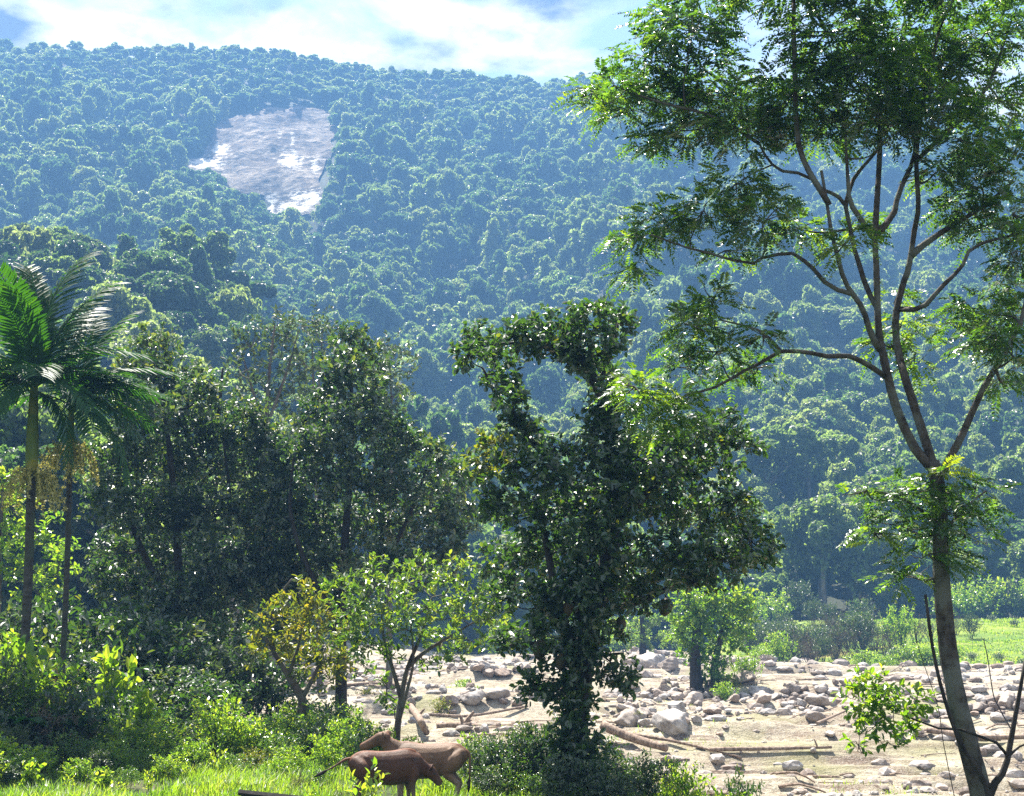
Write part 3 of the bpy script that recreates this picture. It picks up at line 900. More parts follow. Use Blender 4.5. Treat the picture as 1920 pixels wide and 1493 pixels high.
# --- slender thin-leaved trees behind them
for k, (px, d, limbs, lobes, lab) in enumerate((
        (500, 80.0, [([(505, 1300), (505, 1000), (500, 800), (505, 700), (515, 610)], .20, .05), ([(500, 800), (540, 690), (560, 620)], .10, .03), ([(500, 820), (470, 720), (450, 650)], .09, .03)],
         [(520, 610, 40, 28), (560, 610, 40, 34), (470, 650, 40, 34), (520, 670, 50, 40), (570, 680, 40, 44), (450, 700, 34, 40), (500, 740, 50, 44), (560, 750, 44, 44)], 'slender olive green tree with bare lower stems rising behind the two dark broadleaf trees'),
        (600, 92.0, [([(600, 1300), (595, 1000), (590, 800), (585, 640)], .20, .05), ([(592, 800), (600, 700), (605, 620)], .09, .03)],
         [(590, 600, 34, 28), (600, 640, 30, 40), (575, 690, 36, 44), (600, 750, 36, 44), (560, 800, 40, 40)], 'narrow dark tree just left of the tall narrow topped broadleaf tree'),
        (735, 95.0, [([(730, 1300), (730, 1000), (735, 800), (730, 680)], .22, .06)],
         [(730, 650, 36, 26), (745, 690, 34, 40), (715, 700, 30, 40), (740, 740, 30, 36)], 'pale crowned tree peeping out right of the tall narrow topped broadleaf tree'))):
    S_ = dict(d=d, mat=M_OLIVE, bark=M_BARK, twigs=4.2, per=10, L=0.34, W=0.45, depth=1.5, subs=0.5, stem=2.0, twig_r=2.2, limbs=limbs, lobes=lobes)
    plant_tree('slender_tree', lab, 'tree', S_, 31 + k, on_ground(px, d))

# --- small trees at the bank
Y5 = dict(d=40.0, mat=M_YELLOW, bark=M_BARK, twigs=34, per=8, L=0.17, W=0.46, depth=0.9, subs=4, stem=1.5, limbs=[
    ([(562, 1400), (565, 1345), (566, 1310), (545, 1275), (515, 1225), (495, 1190)], 0.17, 0.03), ([(566, 1310), (590, 1265), (610, 1215)], 0.08, 0.02),
    ([(540, 1268), (560, 1210), (570, 1150)], 0.06, 0.02), ([(515, 1225), (505, 1170, .2), (530, 1110, .2), (548, 1085, .2)], 0.07, 0.02)],
    lobes=[(560, 1115, 50, 22), (520, 1160, 44, 30), (590, 1160, 50, 30, .1), (545, 1205, 46, 26, .12), (610, 1210, 44, 30), (500, 1205, 34, 24, .1), (570, 1245, 50, 24), (640, 1225, 40, 26, .1), (655, 1170, 24, 24), (480, 1225, 22, 18),
           (610, 1265, 30, 24), (545, 1165, 30, 20, .25)])
plant_tree('yellowing_tree', 'small crooked tree with yellowing leaves at the river bank', 'tree', Y5, 41, on_ground(562, 40.0))
S6 = dict(d=36.0, mat=M_MID, bark=M_BARK, twigs=36, per=8, L=0.15, W=0.46, depth=1.0, subs=4, stem=1.5, limbs=[
    ([(742, 1430), (745, 1370), (752, 1310), (765, 1250), (790, 1190), (810, 1120)], 0.10, 0.02), ([(752, 1310), (735, 1250), (720, 1200), (715, 1150)], 0.06, 0.02),
    ([(765, 1250), (800, 1220), (850, 1190), (900, 1160)], 0.06, 0.015), ([(746, 1360), (762, 1300, -.2), (775, 1240, -.2), (770, 1170, -.2)], 0.05, 0.02)],
    lobes=[(790, 1090, 50, 30), (850, 1080, 50, 32, .1), (890, 1110, 44, 32, .1), (740, 1120, 44, 32), (800, 1140, 60, 30), (860, 1150, 50, 30), (920, 1160, 34, 28), (700, 1170, 40, 34, .1), (760, 1180, 50, 28), (830, 1200, 50, 26),
           (885, 1205, 40, 22), (690, 1210, 34, 26), (740, 1225, 30, 20), (800, 1235, 30, 16), (740, 1330, 20, 30, 0), (725, 1290, 18, 30), (690, 1110, 44, 34), (655, 1150, 40, 36), (660, 1200, 36, 30, .1), (700, 1070, 40, 26), (640, 1100, 34, 30), (930, 1120, 34, 30), (950, 1185, 26, 24), (790, 1060, 40, 22), (840, 1230, 40, 18), (680, 1245, 30, 18)])
plant_tree('young_tree', 'slim young light green tree rising behind the cows', 'tree', S6, 42, on_ground(742, 36.0))

# --- tall feathery tree on the right
R7 = dict(d=22.0, mat=M_FEATHER, bark=M_BARK_PALE, leaf='pinnate', twigs=165, per=10, L=0.088, W=0.42, rachis=0.36, depth=1.1, subs=7, sides=10, limbs=[
    ([(1868, 1640), (1848, 1540), (1830, 1450), (1808, 1370), (1790, 1290), (1776, 1200), (1766, 1100), (1764, 1000), (1758, 910), (1748, 865)], 0.175, 0.105),
    ([(1750, 880), (1715, 841), (1682, 768), (1665, 708), (1655, 661), (1648, 627), (1645, 567), (1643, 500), (1640, 445)], 0.078, 0.042),
    ([(1650, 657), (1632, 624, -.1), (1618, 580, -.2), (1598, 550, -.2), (1581, 520, -.3), (1560, 440, -.4), (1551, 385, -.4), (1540, 320, -.4)], 0.054, 0.022),
    ([(1646, 580), (1625, 540, .2), (1611, 496, .3), (1598, 452, .3), (1585, 385, .3), (1565, 365, .3), (1541, 355, .3), (1511, 328, .2), (1467, 321, .1), (1441, 301, .1), (1424, 270, .1)], 0.044, 0.018),
    ([(1585, 385, .3), (1595, 350, .6), (1605, 328, .6), (1630, 300, .5), (1655, 270, .5)], 0.04, 0.02),
    ([(1640, 445), (1598, 388, -.2), (1590, 340, -.2), (1585, 250, -.3)], 0.05, 0.02), ([(1640, 445), (1675, 402, .2), (1685, 362, .2), (1712, 301, .3), (1715, 260, .3), (1699, 210, .3)], 0.055, 0.02),
    ([(1752, 880), (1729, 808, .2), (1712, 755, .3), (1695, 701, .3), (1685, 661, .6), (1679, 617, .6), (1682, 577, .6), (1692, 537, .6), (1704, 500, .6), (1715, 429, .6), (1722, 385, .3), (1718, 300, .2), (1730, 200, .2), (1760, 60, .2)], 0.075, 0.028),
    ([(1685, 580, .6), (1725, 579, .2), (1749, 557, .1), (1776, 527, 0), (1802, 503, 0), (1819, 469, 0), (1860, 450, 0), (1930, 436, 0)], 0.044, 0.018),
    ([(1708, 480, .6), (1732, 459, .6), (1782, 425, .5), (1843, 388, .5), (1900, 340, .5)], 0.06, 0.02),
    ([(1766, 890, -.1), (1779, 862, -.2), (1802, 821, -.3), (1822, 775, -.3), (1846, 724, -.4), (1880, 670, -.4), (1893, 644, -.4), (1916, 600, -.4), (1930, 520, -.4)], 0.066, 0.026),
    ([(1660, 706), (1622, 681, -.2), (1588, 667, -.3), (1555, 669, -.4), (1514, 661, -.5), (1464, 659, -.6), (1427, 681, -.6), (1390, 698, -.7), (1347, 724, -.7), (1280, 744, -.8), (1235, 760, -.8)], 0.045, 0.014),
    ([(1464, 659, -.6), (1434, 627, -.5), (1407, 614, -.5), (1350, 600, -.5)], 0.03, 0.012),
    ([(1600, 552, -.2), (1555, 537, -.3), (1524, 503, -.4), (1500, 484, -.4), (1481, 475, -.4), (1434, 482, -.5), (1404, 495, -.5), (1330, 475, -.6), (1280, 462, -.6), (1220, 440, -.7)], 0.038, 0.013),
    ([(1555, 385, -.4), (1500, 280, -.5), (1490, 130, -.5), (1488, 0, -.5)], 0.05, 0.03),
    ([(1424, 270, .1), (1340, 220, .1), (1230, 190, 0), (1150, 160, 0)], 0.03, 0.012),
    ([(1640, 450), (1650, 250, .5), (1640, 100, .6), (1620, -60, .6)], 0.05, 0.02), ([(1720, 300, .2), (1840, 180, .6), (1890, 60, .6)], 0.04, 0.02),
    ([(1764, 1000), (1730, 960, -.3), (1690, 935, -.5), (1640, 920, -.6)], 0.03, 0.012), ([(1764, 1010), (1800, 960, -.4), (1850, 920, -.5)], 0.03, 0.012)],
    lobes=[(1300, 60, 84, 44), (1210, 110, 60, 44), (1145, 155, 44, 36), (1110, 175, 28, 30, .1), (1135, 200, 30, 26, .15), (1250, 40, 60, 40), (1550, 60, 100, 60), (1690, 60, 110, 64), (1850, 60, 100, 64),
           (1255, 165, 76, 40), (1360, 180, 100, 50), (1480, 180, 100, 56), (1610, 170, 100, 60), (1740, 170, 100, 60), (1870, 190, 70, 50), (1290, 245, 80, 32), (1225, 265, 44, 22), (1400, 250, 80, 40), (1540, 250, 60, 34),
           (1890, 300, 50, 60), (1820, 350, 56, 50), (1760, 320, 40, 32), (1480, -50, 130, 70), (1650, -60, 130, 80), (1330, -20, 90, 40), (1820, -50, 120, 70), (1680, 250, 40, 24), (1800, 260, 50, 36), (1760, 110, 110, 50), (1560, 120, 90, 40), (1320, 130, 80, 40), (1650, 120, 80, 40), (1180, 200, 50, 34), (1340, 215, 70, 30), (1500, 215, 70, 30), (1700, 210, 80, 40), (1840, 280, 40, 40),
           (1380, 345, 56, 36, .12), (1320, 395, 66, 34, .12), (1245, 415, 56, 34, .1), (1190, 445, 44, 32), (1430, 420, 56, 34), (1500, 430, 50, 26, .1), (1190, 500, 32, 24, .05), (1360, 470, 40, 20), (1590, 450, 40, 26, .1), (1620, 420, 26, 24, .1), (1440, 370, 40, 24, .1),
           (1340, 560, 40, 32, .12), (1300, 612, 44, 34, .1), (1345, 660, 54, 26), (1430, 625, 40, 18), (1290, 690, 30, 26), (1420, 690, 36, 18), (1370, 700, 36, 18), (1300, 590, 30, 30, .15), (1270, 650, 20, 20),
           (1190, 725, 40, 34, .2, -1.6), (1230, 775, 46, 44, .15, -1.6), (1280, 760, 30, 30, .1, -1.5),
           (1850, 590, 56, 34), (1900, 670, 30, 36), (1820, 640, 46, 24), (1870, 530, 32, 30), (1905, 470, 26, 40), (1790, 610, 30, 16), (1905, 590, 26, 40), (1840, 420, 56, 36), (1790, 395, 36, 26), (1865, 625, 46, 34), (1880, 715, 36, 22), (1900, 400, 30, 50), (1800, 570, 36, 20), (1770, 200, 70, 40), (1640, 215, 60, 34),
           (1690, 610, 36, 30, .2, 1.), (1715, 670, 30, 24, .15, 1.), (1650, 640, 20, 20, .2, 1.), (1680, 560, 24, 20, .2, 1.),
           (1750, 905, 90, 30, 0, -.3, .55), (1680, 930, 80, 30, 0, -.5, .55), (1830, 915, 70, 30, 0, .2, .55), (1625, 920, 50, 20, .05, -.4, .6), (1770, 960, 100, 34, 0, -.4, .6), (1700, 990, 90, 28, .1, .2, .6), (1640, 1000, 50, 18, .25, -.2, .6), (1810, 1000, 60, 24, 0, 0, .6), (1740, 1040, 76, 24, 0, -.3, .6), (1690, 1075, 50, 20, .1, .2, .6), (1765, 885, 24, 12, .5, -.6)])
RB = on_ground(1866, 22.0)
plant_tree('feathery_tree', 'tall feathery leaved tree with a pale leaning trunk that forks into three limbs', 'tree', R7, 51, RB)

# --- creeper-clad tree standing in the river bed
RD = 98.0
C9 = dict(d=RD, mat=M_LIGHT, bark=M_BARK_DARK, twigs=13, per=11, L=0.27, W=0.55, depth=1.1, subs=0.8, stem=1.8, twig_r=2.0, limbs=[
    ([(1306, 1300), (1305, 1270), (1303, 1220), (1310, 1160), (1320, 1120)], 0.50, 0.14), ([(1343, 1296), (1340, 1250), (1350, 1200), (1362, 1150)], 0.32, 0.12)],
    lobes=[(1330, 1120, 50, 28), (1290, 1140, 40, 34), (1370, 1130, 44, 32, .1), (1320, 1160, 54, 34, -.15), (1380, 1165, 34, 34), (1280, 1185, 24, 34), (1350, 1195, 44, 34, -.15), (1395, 1120, 24, 16, .1), (1300, 1210, 26, 36, -.2),
           (1312, 1245, 20, 34, -.25), (1345, 1250, 20, 34, -.2), (1350, 1270, 20, 24, -.1), (1385, 1200, 20, 26)])
plant_tree('creeper_clad_tree', 'creeper covered tree with two stout stems standing in the middle of the riverbed', 'tree', C9, 61, on_ground(1320, RD))
C10 = dict(C9, d=150.0, mat=M_FOREST, L=0.40, twigs=2.4, limbs=[([(1205, 1240), (1205, 1180), (1200, 1130)], 0.4, 0.15)],
           lobes=[(1200, 1150, 40, 30), (1235, 1165, 36, 30), (1180, 1185, 36, 30), (1225, 1195, 36, 26), (1260, 1190, 24, 24)])
plant_tree('creeper_clad_tree', 'dark rounded tree at the head of the boulder strewn channel', 'tree', C10, 62, on_ground(1205, 150.0))

# ------------------------------------------------------------------ areca palms
def frond_mesh(seed, L=2.95, n=38, sag=0.24):
    rng = np.random.default_rng(seed)
    t = np.linspace(0, 1, n)
    arch = np.stack([t * L * 0.96, 0 * t, 0.08 * L * np.sin(t * 2.2) - sag * L * t ** 2.4], -1)
    g = Geo()
    tube(g, arch, np.linspace(0.030, 0.006, n), 5)
    tan = unit(np.gradient(arch, axis=0))
    upv = unit(np.cross(np.cross(tan, (0, 0, 1.0)), tan))
    sd_ = np.cross(tan, upv)
    for i in range(4, n):
        for sg in (-1, 1):
            ll = (0.30 + 0.55 * math.sin(math.pi * (0.16 + 0.74 * t[i]))) * rng.uniform(0.9, 1.1)
            dn = unit(sd_[i] * sg * 0.86 + tan[i] * 0.62 + upv[i] * rng.uniform(0.05, 0.34))
            p0 = arch[i] + tan[i] * rng.uniform(-.02, .02)
            s_ = np.array([0, 0.25, 0.55, 0.8, 1.0])
            mid = p0 + dn * (ll * s_)[:, None] - np.array((0, 0, 1.0)) * (ll * 0.50 * s_ ** 2.2)[:, None]
            wv = unit(np.cross(dn, upv[i])) * 0.040
            fold = unit(np.cross(wv, dn)) * 0.006
            ww = np.array([0.35, 0.95, 1.0, 0.75, 0.12])[:, None]
            a, b = mid + wv * ww, mid - wv * ww
            v = np.vstack([a, mid - fold * ww, b])
            q = [(k, k + 1, 5 + k + 1, 5 + k) for k in range(4)] + [(5 + k, 5 + k + 1, 10 + k + 1, 10 + k) for k in range(4)]
            g.add(v, q, None, np.clip(rng.normal(0.42, 0.14), 0, 1))
    return g


M_SHAFT = bark_mat('palm_crownshaft', (0.07, 0.12, 0.035), (0.15, 0.19, 0.045), 3, (0.24, 0.22, 0.045), 0.15)
M_RING = bark_mat('palm_trunk', (0.025, 0.022, 0.019), (0.075, 0.07, 0.06), 5, (0.05, 0.065, 0.04), 2.5)
M_FLOWER = leaf_mat('palm_flower_strand', [(0.0, (0.22, 0.22, 0.06)), (1.0, (0.58, 0.52, 0.20))], [(0.0, (0.20, 0.22, 0.03)), (1.0, (0.55, 0.48, 0.12))], 0.3, 0.5, 0.3)
FRONDS = [frond_mesh(200 + k, 3.1, 38, 0.16).mesh('frond', M_PALM) for k in range(3)] + [frond_mesh(210 + k, 2.5, 36, 0.62).mesh('frond', M_PALM) for k in range(3)]


def areca(label, px, d, top_py, shaft_py, fr, flower_py, rt, seed):
    rng = np.random.default_rng(seed)
    b = on_ground(px, d)
    t_ = thing('areca_palm', label, 'palm tree', b, None)
    zt, zs = at(px, top_py, d)[2] - b[2], at(px, shaft_py, d)[2] - b[2]
    g = Geo()
    h = np.arange(-0.3, zs, 0.07)
    ring = rt * (1 + 0.06 * ((np.arange(len(h)) % 3) == 0))
    tube(g, np.stack([0.05 * np.sin(h / 2.5), 0.03 * np.sin(h / 1.9), h], -1), ring, 10)
    g.build('trunk', M_RING, t_, (0, 0, 0), True)
    g = Geo()
    h = np.linspace(zs - 0.05, zt + 0.15, 12)
    tube(g, np.stack([0.05 * np.sin(h / 2.5), 0.03 * np.sin(h / 1.9), h], -1), np.interp(np.linspace(0, 1, 12), [0, .12, .5, .9, 1], [rt * 1.15, rt * 1.5, rt * 1.25, rt * .85, rt * .4]), 10)
    g.build('crownshaft', M_SHAFT, t_, (0, 0, 0), True)
    for k, (az, el, sc, roll) in enumerate(fr):
        o = bpy.data.objects.new('frond', FRONDS[k % 3 + (0 if el > 45 else 3)])
        COL.objects.link(o)
        o.parent = t_
        o.location = (0.05 * math.sin(zt / 2.5), 0, zt - 0.02 * k)
        M_ = Matrix.Rotation(RAD(az), 4, 'Z') @ Matrix.Rotation(-RAD(el), 4, 'Y') @ Matrix.Rotation(RAD(roll), 4, 'X')
        o.rotation_euler = M_.to_euler()
        o.scale = (sc, sc, sc)
    g = Geo()
    fz = at(px, flower_py, d)[2] - b[2]
    for k in range(46):
        a = rng.uniform(0, 6.28)
        rr = rng.uniform(0.3, 0.85)
        p0 = np.array((rt * math.cos(a), rt * math.sin(a), fz + rng.uniform(-.05, .22)))
        e = np.array((math.cos(a) * rr, math.sin(a) * rr, 0))
        pts = curve([p0, p0 + e * 0.45 + (0, 0, 0.06), p0 + e * 0.85 + (0, 0, -0.45 * rr), p0 + e + (0, 0, -1.1 * rr)], 7)
        tube(g, pts, [.010, .010, .009, .008, .008, .006, .004], 4, True, 0, None, None, rng.uniform(0, 1))
        for pp in pts[2:]:
            nn = 4
            leaves(g, np.repeat(pp[None], nn, 0) + rng.normal(0, .012, (nn, 3)), rng.normal(size=(nn, 3)) + e, rng.normal(size=(nn, 3)), 0.055, 0.16, 0.2, 0.1, rng.uniform(0, 1, nn))
    g.build('flower_cluster', M_FLOWER, t_, (0, 0, 0))


areca('taller areca palm with a pale yellow flower cluster at the left edge', 66, 40.0, 712, 885,
      [(40, 78, 1.25, 0), (110, 80, 1.1, 30), (150, 74, 1.15, -55), (238, 68, 1.05, 20), (15, 62, 1.15, 20), (185, 42, 1.1, 0), (350, 44, 1.1, 10), (270, 56, 1.0, 0), (90, 44, 1.0, 0), (20, 28, 1.05, -10), (160, 25, 1.0, 0), (215, 12, 1.0, 10), (325, 12, .9, 0), (255, 0, .95, 0), (190, -20, .95, 0), (350, -30, .8, 0), (290, 30, 1.0, 0), (230, 35, 1.05, 0), (60, 60, 1.1, 0)], 900, 0.125, 71)
areca('shorter thinner areca palm standing right of the other palm', 137, 41.5, 752, 850,
      [(25, 66, 1.0, 0), (70, 74, .95, 15), (350, 44, 1.1, 10), (10, 36, .95, 15), (330, 24, .95, 10), (35, 18, .85, -10), (345, 5, .85, 0), (300, 10, .95, 0), (5, -22, .95, 0), (180, 25, .9, 0), (200, 50, .9, 0), (320, 40, 1.05, 0), (45, 44, 1.0, 0)], 850, 0.080, 72)
LB = dict(d=62.0, mat=M_LIGHT, bark=M_BARK, twigs=11, per=9, L=0.26, W=0.5, depth=1.2, subs=.8, stem=1.6, twig_r=2.0, limbs=[([(-10, 1330), (-5, 1150), (0, 1000), (5, 920)], .2, .06)],
          lobes=[(0, 900, 40, 36, .2), (20, 950, 40, 44, .2), (-20, 960, 50, 60, .1), (30, 1010, 34, 40, .05), (0, 1050, 50, 40, 0), (90, 1000, 30, 40, 0), (110, 1060, 40, 50, 0), (60, 1090, 40, 40, 0)])
plant_tree('leafy_tree', 'bright yellow green tree at the left edge behind the palms', 'tree', LB, 66, on_ground(-5, 62.0))

# ------------------------------------------------------------------ saplings at the foot of the feathery tree
SB = on_ground(1852, 21.6)
SP9 = dict(d=21.6, mat=M_LIGHT, bark=M_BARK_DARK, twigs=95, per=8, L=0.115, W=0.50, depth=0.35, subs=9, stem=1.4, twig_r=0.6, limbs=[
    ([(1850, 1600), (1852, 1520), (1862, 1475), (1885, 1440), (1897, 1380), (1908, 1320), (1922, 1240)], 0.07, 0.025),
    ([(1890, 1418), (1868, 1392), (1835, 1380), (1800, 1368), (1760, 1366), (1722, 1352), (1690, 1340)], 0.024, 0.012),
    ([(1862, 1478), (1840, 1462), (1838, 1430)], 0.05, 0.02), ([(1895, 1415), (1912, 1400), (1935, 1392)], 0.02, 0.012)],
    lobes=[(1650, 1285, 52, 28, .1), (1670, 1330, 54, 34), (1605, 1305, 28, 18, .1), (1705, 1362, 34, 18), (1640, 1362, 34, 18), (1620, 1335, 30, 20, .1), (1720, 1310, 24, 20, .1), (1610, 1400, 26, 8), (1665, 1392, 24, 8)])
plant_tree('sapling', 'young sapling with one long arched side stem at the foot of the feathery tree', 'sapling', SP9, 81, SB)
g = Geo()
limb(g, np.random.default_rng(3), pxline([(1855, 1560), (1848, 1470), (1800, 1392), (1768, 1300), (1748, 1210), (1735, 1115)], 21.2), 0.035, 0.022, 7)
tag(g.build('bare_stem', M_BARK_DARK, None, on_ground(1855, 21.2), True), 'thin bare dark stem leaning across the pale trunk of the feathery tree', 'sapling')
for k, (ln, d_, r_) in enumerate((([(1715, 1165), (1718, 1200), (1738, 1262), (1760, 1330), (1770, 1400)], 24.0, .008), ([(1844, 1198), (1852, 1235), (1862, 1300), (1872, 1325)], 60.0, .03))):
    g = Geo()
    c = limb(g, np.random.default_rng(k), np.vstack([pxline(ln, d_), [on_ground(ln[-1][0], d_)]]), r_ * .6, r_, 5)
    tag(g.build('dead_stalk', M_BARK_DARK, None, c[-1], True), ('fine dead stalk beside the leaning bare stem', 'thin dead stick standing up in the riverbed in front of the green field')[k], 'stalk')


# ------------------------------------------------------------------ shrubs
def bush(seed, mat, n, per, L, W, shape=(0.55, 0.55, 0.9), stems=6, lift=0.1, low=0.12, bright=0.0):
    """A shrub about one metre high standing on the origin."""
    rng = np.random.default_rng(seed)
    wd, cr = Geo(), Geo()
    b, dr = ball(rng, n, 0.5)
    lump = 1 + 0.28 * np.sin(4 * dr[:, 0] + seed) * np.cos(5 * dr[:, 1] + 2 * seed) + 0.15 * np.sin(7 * dr[:, 2] + seed)
    P = b * lump[:, None] * np.array((shape[0], shape[1], shape[2] * 0.5)) + np.array((0, 0, shape[2] * 0.5 + low))
    P[:, 2] = np.maximum(P[:, 2], 0.05)
    T = unit(P * np.array((1, 1, 0.2)) + np.array((0, 0, 0.35)) + rng.normal(0, 0.25, P.shape))
    m = per
    Tt = np.repeat(T, m, 0)
    s_ = np.tile(np.linspace(0, 1, m), n)[:, None]
    Q = np.repeat(P, m, 0) + Tt * (s_ - 0.3) * L * 1.8
    rad = unit(np.cross(Tt, rng.normal(size=Tt.shape)))
    D = unit(Tt * 0.5 + rad * 0.9 + np.array((0, 0, lift)) + rng.normal(0, 0.2, Tt.shape))
    N = unit(np.array((0, 0, 0.9)) + rng.normal(0, 0.5, Tt.shape) + 0.3 * Tt)
    Ls = L * rng.uniform(0.6, 1.25, len(Q))
    leaves(cr, Q, D, N, Ls, Ls * W, 0.16, 0.14, np.clip(rng.normal(0.42 + bright, 0.20, len(Q)) + np.repeat(rng.normal(0, .12, n), m), 0, 1))
    for k in range(stems):
        e = P[rng.integers(0, n)]
        f = np.array((rng.uniform(-.08, .08), rng.uniform(-.08, .08), -0.1))
        tube(wd, curve([f, (f + e) / 2 + rng.normal(0, .05, 3), e], 6), np.linspace(0.016, 0.005, 6), 5)
    for k in range(0, n, max(1, n // 26)):
        e = P[k]
        tube(wd, curve([e * np.array((.4, .4, .5)), e * np.array((.75, .75, .8)), e + T[k] * L], 4), np.linspace(0.007, 0.002, 4), 4, False)
    return wd, cr


def rosette(seed, mat, n, L, wdt):
    """Arching strap leaves from one foot."""
    rng = np.random.default_rng(seed)
    wd, cr = Geo(), Geo()
    for k in range(n):
        a, el, l = rng.uniform(0, 6.28), rng.uniform(0.7, 1.45), L * rng.uniform(0.7, 1.15)
        s_ = np.linspace(0, 1, 8)
        h = np.array((math.cos(a), math.sin(a), 0))
        c = h * (l * math.cos(el) * s_ + 0.30 * l * s_ ** 2)[:, None] + np.array((0, 0, 1.0)) * (l * math.sin(el) * s_ - 0.42 * l * s_ ** 2.2)[:, None]
        sd_ = np.cross(h, (0, 0, 1.0))
        for i in range(1, 8):
            for sg in (-1, 1):
                nn = 3
                pp = c[i] + (c[min(i + 1, 7)] - c[i]) * np.linspace(0, .8, nn)[:, None]
                leaves(cr, pp, np.repeat((sd_ * sg + 0.7 * unit(c[i] - c[i - 1]) + (0, 0, -.15))[None], nn, 0), np.repeat(np.array([[0, 0, 1.0]]), nn, 0) + rng.normal(0, .2, (nn, 3)), wdt * (1.1 - 0.5 * s_[i]), 0.16, 0.1, 0.2, np.clip(rng.normal(.5, .15, nn), 0, 1))
        tube(wd, c, np.linspace(0.012, 0.003, 8), 4)
    return wd, cr


M_DRY = leaf_mat('dry_brown_leaf', [(0.0, (0.06, 0.045, 0.032)), (1.0, (0.15, 0.115, 0.08))], [(0.0, (0.06, 0.045, 0.03)), (1.0, (0.16, 0.12, 0.07))], 0.2, 0.7, 0.2)
KINDS = {}
for nm, (wd, cr), mat in (
        ('bright', bush(1, None, 190, 7, 0.085, 0.50, (.55, .55, .9), 7, 0.15), M_LIGHT), ('bright2', bush(2, None, 170, 7, 0.10, 0.45, (.65, .6, .85), 7, 0.1, 0.12, 0.1), M_LIGHT),
        ('dark', bush(3, None, 230, 8, 0.075, 0.52, (.6, .6, .95), 7), M_DARKLEAF), ('dark2', bush(4, None, 220, 8, 0.085, 0.46, (.55, .6, 1.0), 8), M_JACK),
        ('bigleaf', bush(5, None, 34, 6, 0.20, 0.72, (.42, .42, 1.0), 5, 0.2, 0.1, 0.12), M_LIGHT), ('fine', bush(6, None, 260, 9, 0.055, 0.38, (.6, .6, .85), 9, 0.2, 0.1, 0.05), M_FEATHER),
        ('dry', bush(7, None, 120, 7, 0.07, 0.22, (.6, .6, .9), 14, 0.1), M_DRY), ('fan', rosette(8, None, 15, 1.15, 0.34), M_PALM),
        ('olive', bush(9, None, 200, 8, 0.075, 0.45, (.55, .55, 1.0), 8), M_OLIVE), ('seedling', bush(10, None, 18, 5, 0.16, 0.46, (.26, .26, .8), 4, 0.45, 0.12, 0.35), M_LIGHT),
        ('yellow', bush(12, None, 150, 7, 0.08, 0.46, (.6, .6, .85), 7, 0.1, 0.1, 0.05), M_YELLOW)):
    KINDS[nm] = (wd.mesh('stem', M_BARK_DARK, smooth_faces=True), cr.mesh('foliage', mat))
LOOK = {'bright': 'bushy light green shrub', 'bright2': 'spreading fresh green shrub', 'dark': 'dense dark green shrub', 'dark2': 'upright dark leaved shrub', 'bigleaf': 'upright shrub with big pale green leaves',
        'fine': 'fine leaved green shrub', 'dry': 'dry brown twiggy shrub', 'fan': 'low clump of arching palm like fronds', 'olive': 'olive green shrub', 'seedling': 'small bright plant with a few broad leaves', 'yellow': 'yellowish leaved shrub'}
rngS = np.random.default_rng(77)


def shrub(kind, px, d, h, wide=1.0, where='', label=None):
    b = on_ground(px, d)
    lab = label or (LOOK[kind] + ' ' + where)
    lab = lab.replace('upright shrub with big pale green leaves', 'big leaved pale green shrub').replace('small bright plant with a few broad leaves', 'small bright broad leaved plant')
    t_ = thing('shrub', lab, 'shrub', b, None if label else 'shrubs ' + where)
    t_.rotation_euler = (0, 0, rngS.uniform(0, 6.28))
    t_.scale = (h * wide, h * wide, h)
    for n_, m_ in (('stem', KINDS[kind][0]), ('foliage', KINDS[kind][1])):
        o = bpy.data.objects.new(n_, m_)
        COL.objects.link(o)
        o.parent = t_


W1, W2, W3, W4, W5 = 'in the undergrowth below the palms', 'under the dark broadleaf trees', 'along the grassy edge behind the cows', 'at the bank right of the jackfruit trunk', 'in the scrub before the far field'
for a in [('dark', 20, 49, 3.4, .9), ('olive', 95, 50, 3.2, .9), ('dark2', 175, 48, 3.4, .9), ('fan', 60, 44, 3.0, .8), ('bright', 30, 45, 2.9, .8), ('bright', 5, 42, 2.2, .9), ('fan', 85, 42, 2.2, .8), ('bright2', 55, 41, 1.9, .9),
          ('dry', 105, 41, 1.7, 1.0), ('dry', 150, 42, 1.9, 1.0), ('dark', 12, 39, 1.6, 1.0), ('bright', 70, 38, 1.1, 1.2), ('dark', 130, 38.5, 1.35, 1.1), ('fine', 40, 36, 1.2, 1.1), ('dark2', 95, 36.5, 1.1, 1.1),
          ('bright2', 15, 34.0, 0.9, 1.1), ('olive', 60, 34.5, 1.0, 1.0), ('fine', 150, 36, 0.9, 1.2), ('bigleaf', 35, 33.5, .8, .9), ('bright', 110, 34, .7, 1.1), ('dark2', 3, 36, 1.4, 1)]:
    shrub(*a, W1)
for a in [('dark', 240, 46, 3.0, 1.0), ('dark2', 310, 47.5, 3.2, 1.0), ('dark', 380, 46, 3.0, 1.1), ('olive', 450, 45, 2.5, 1.0), ('dark2', 510, 46, 2.4, 1.0), ('dark', 560, 46, 2.2, 1.0), ('dark', 200, 44, 2.2, 1.0), ('dark', 340, 43, 1.9, 1.2),
          ('dark2', 420, 42, 1.7, 1.2), ('fine', 300, 40, 1.3, 1.1), ('bright', 200, 38, 1.3, 1.0), ('dark2', 240, 39, 1.3, 1.0), ('bright2', 270, 37.5, 1.0, 1.3), ('fine', 190, 35.5, .8, 1.3), ('bright2', 330, 37, .9, 1.2),
          ('bright', 240, 35, .7, 1.2), ('fine', 300, 34.5, .7, 1.1), ('olive', 215, 33.5, .6, 1.1), ('dark', 420, 38.5, .9, 1.3), ('dark', 385, 38, .9, 1.2), ('fan', 455, 40.5, 1.4, .9), ('fine', 480, 39.5, 1.0, 1.2)]:
    shrub(*a, W2)
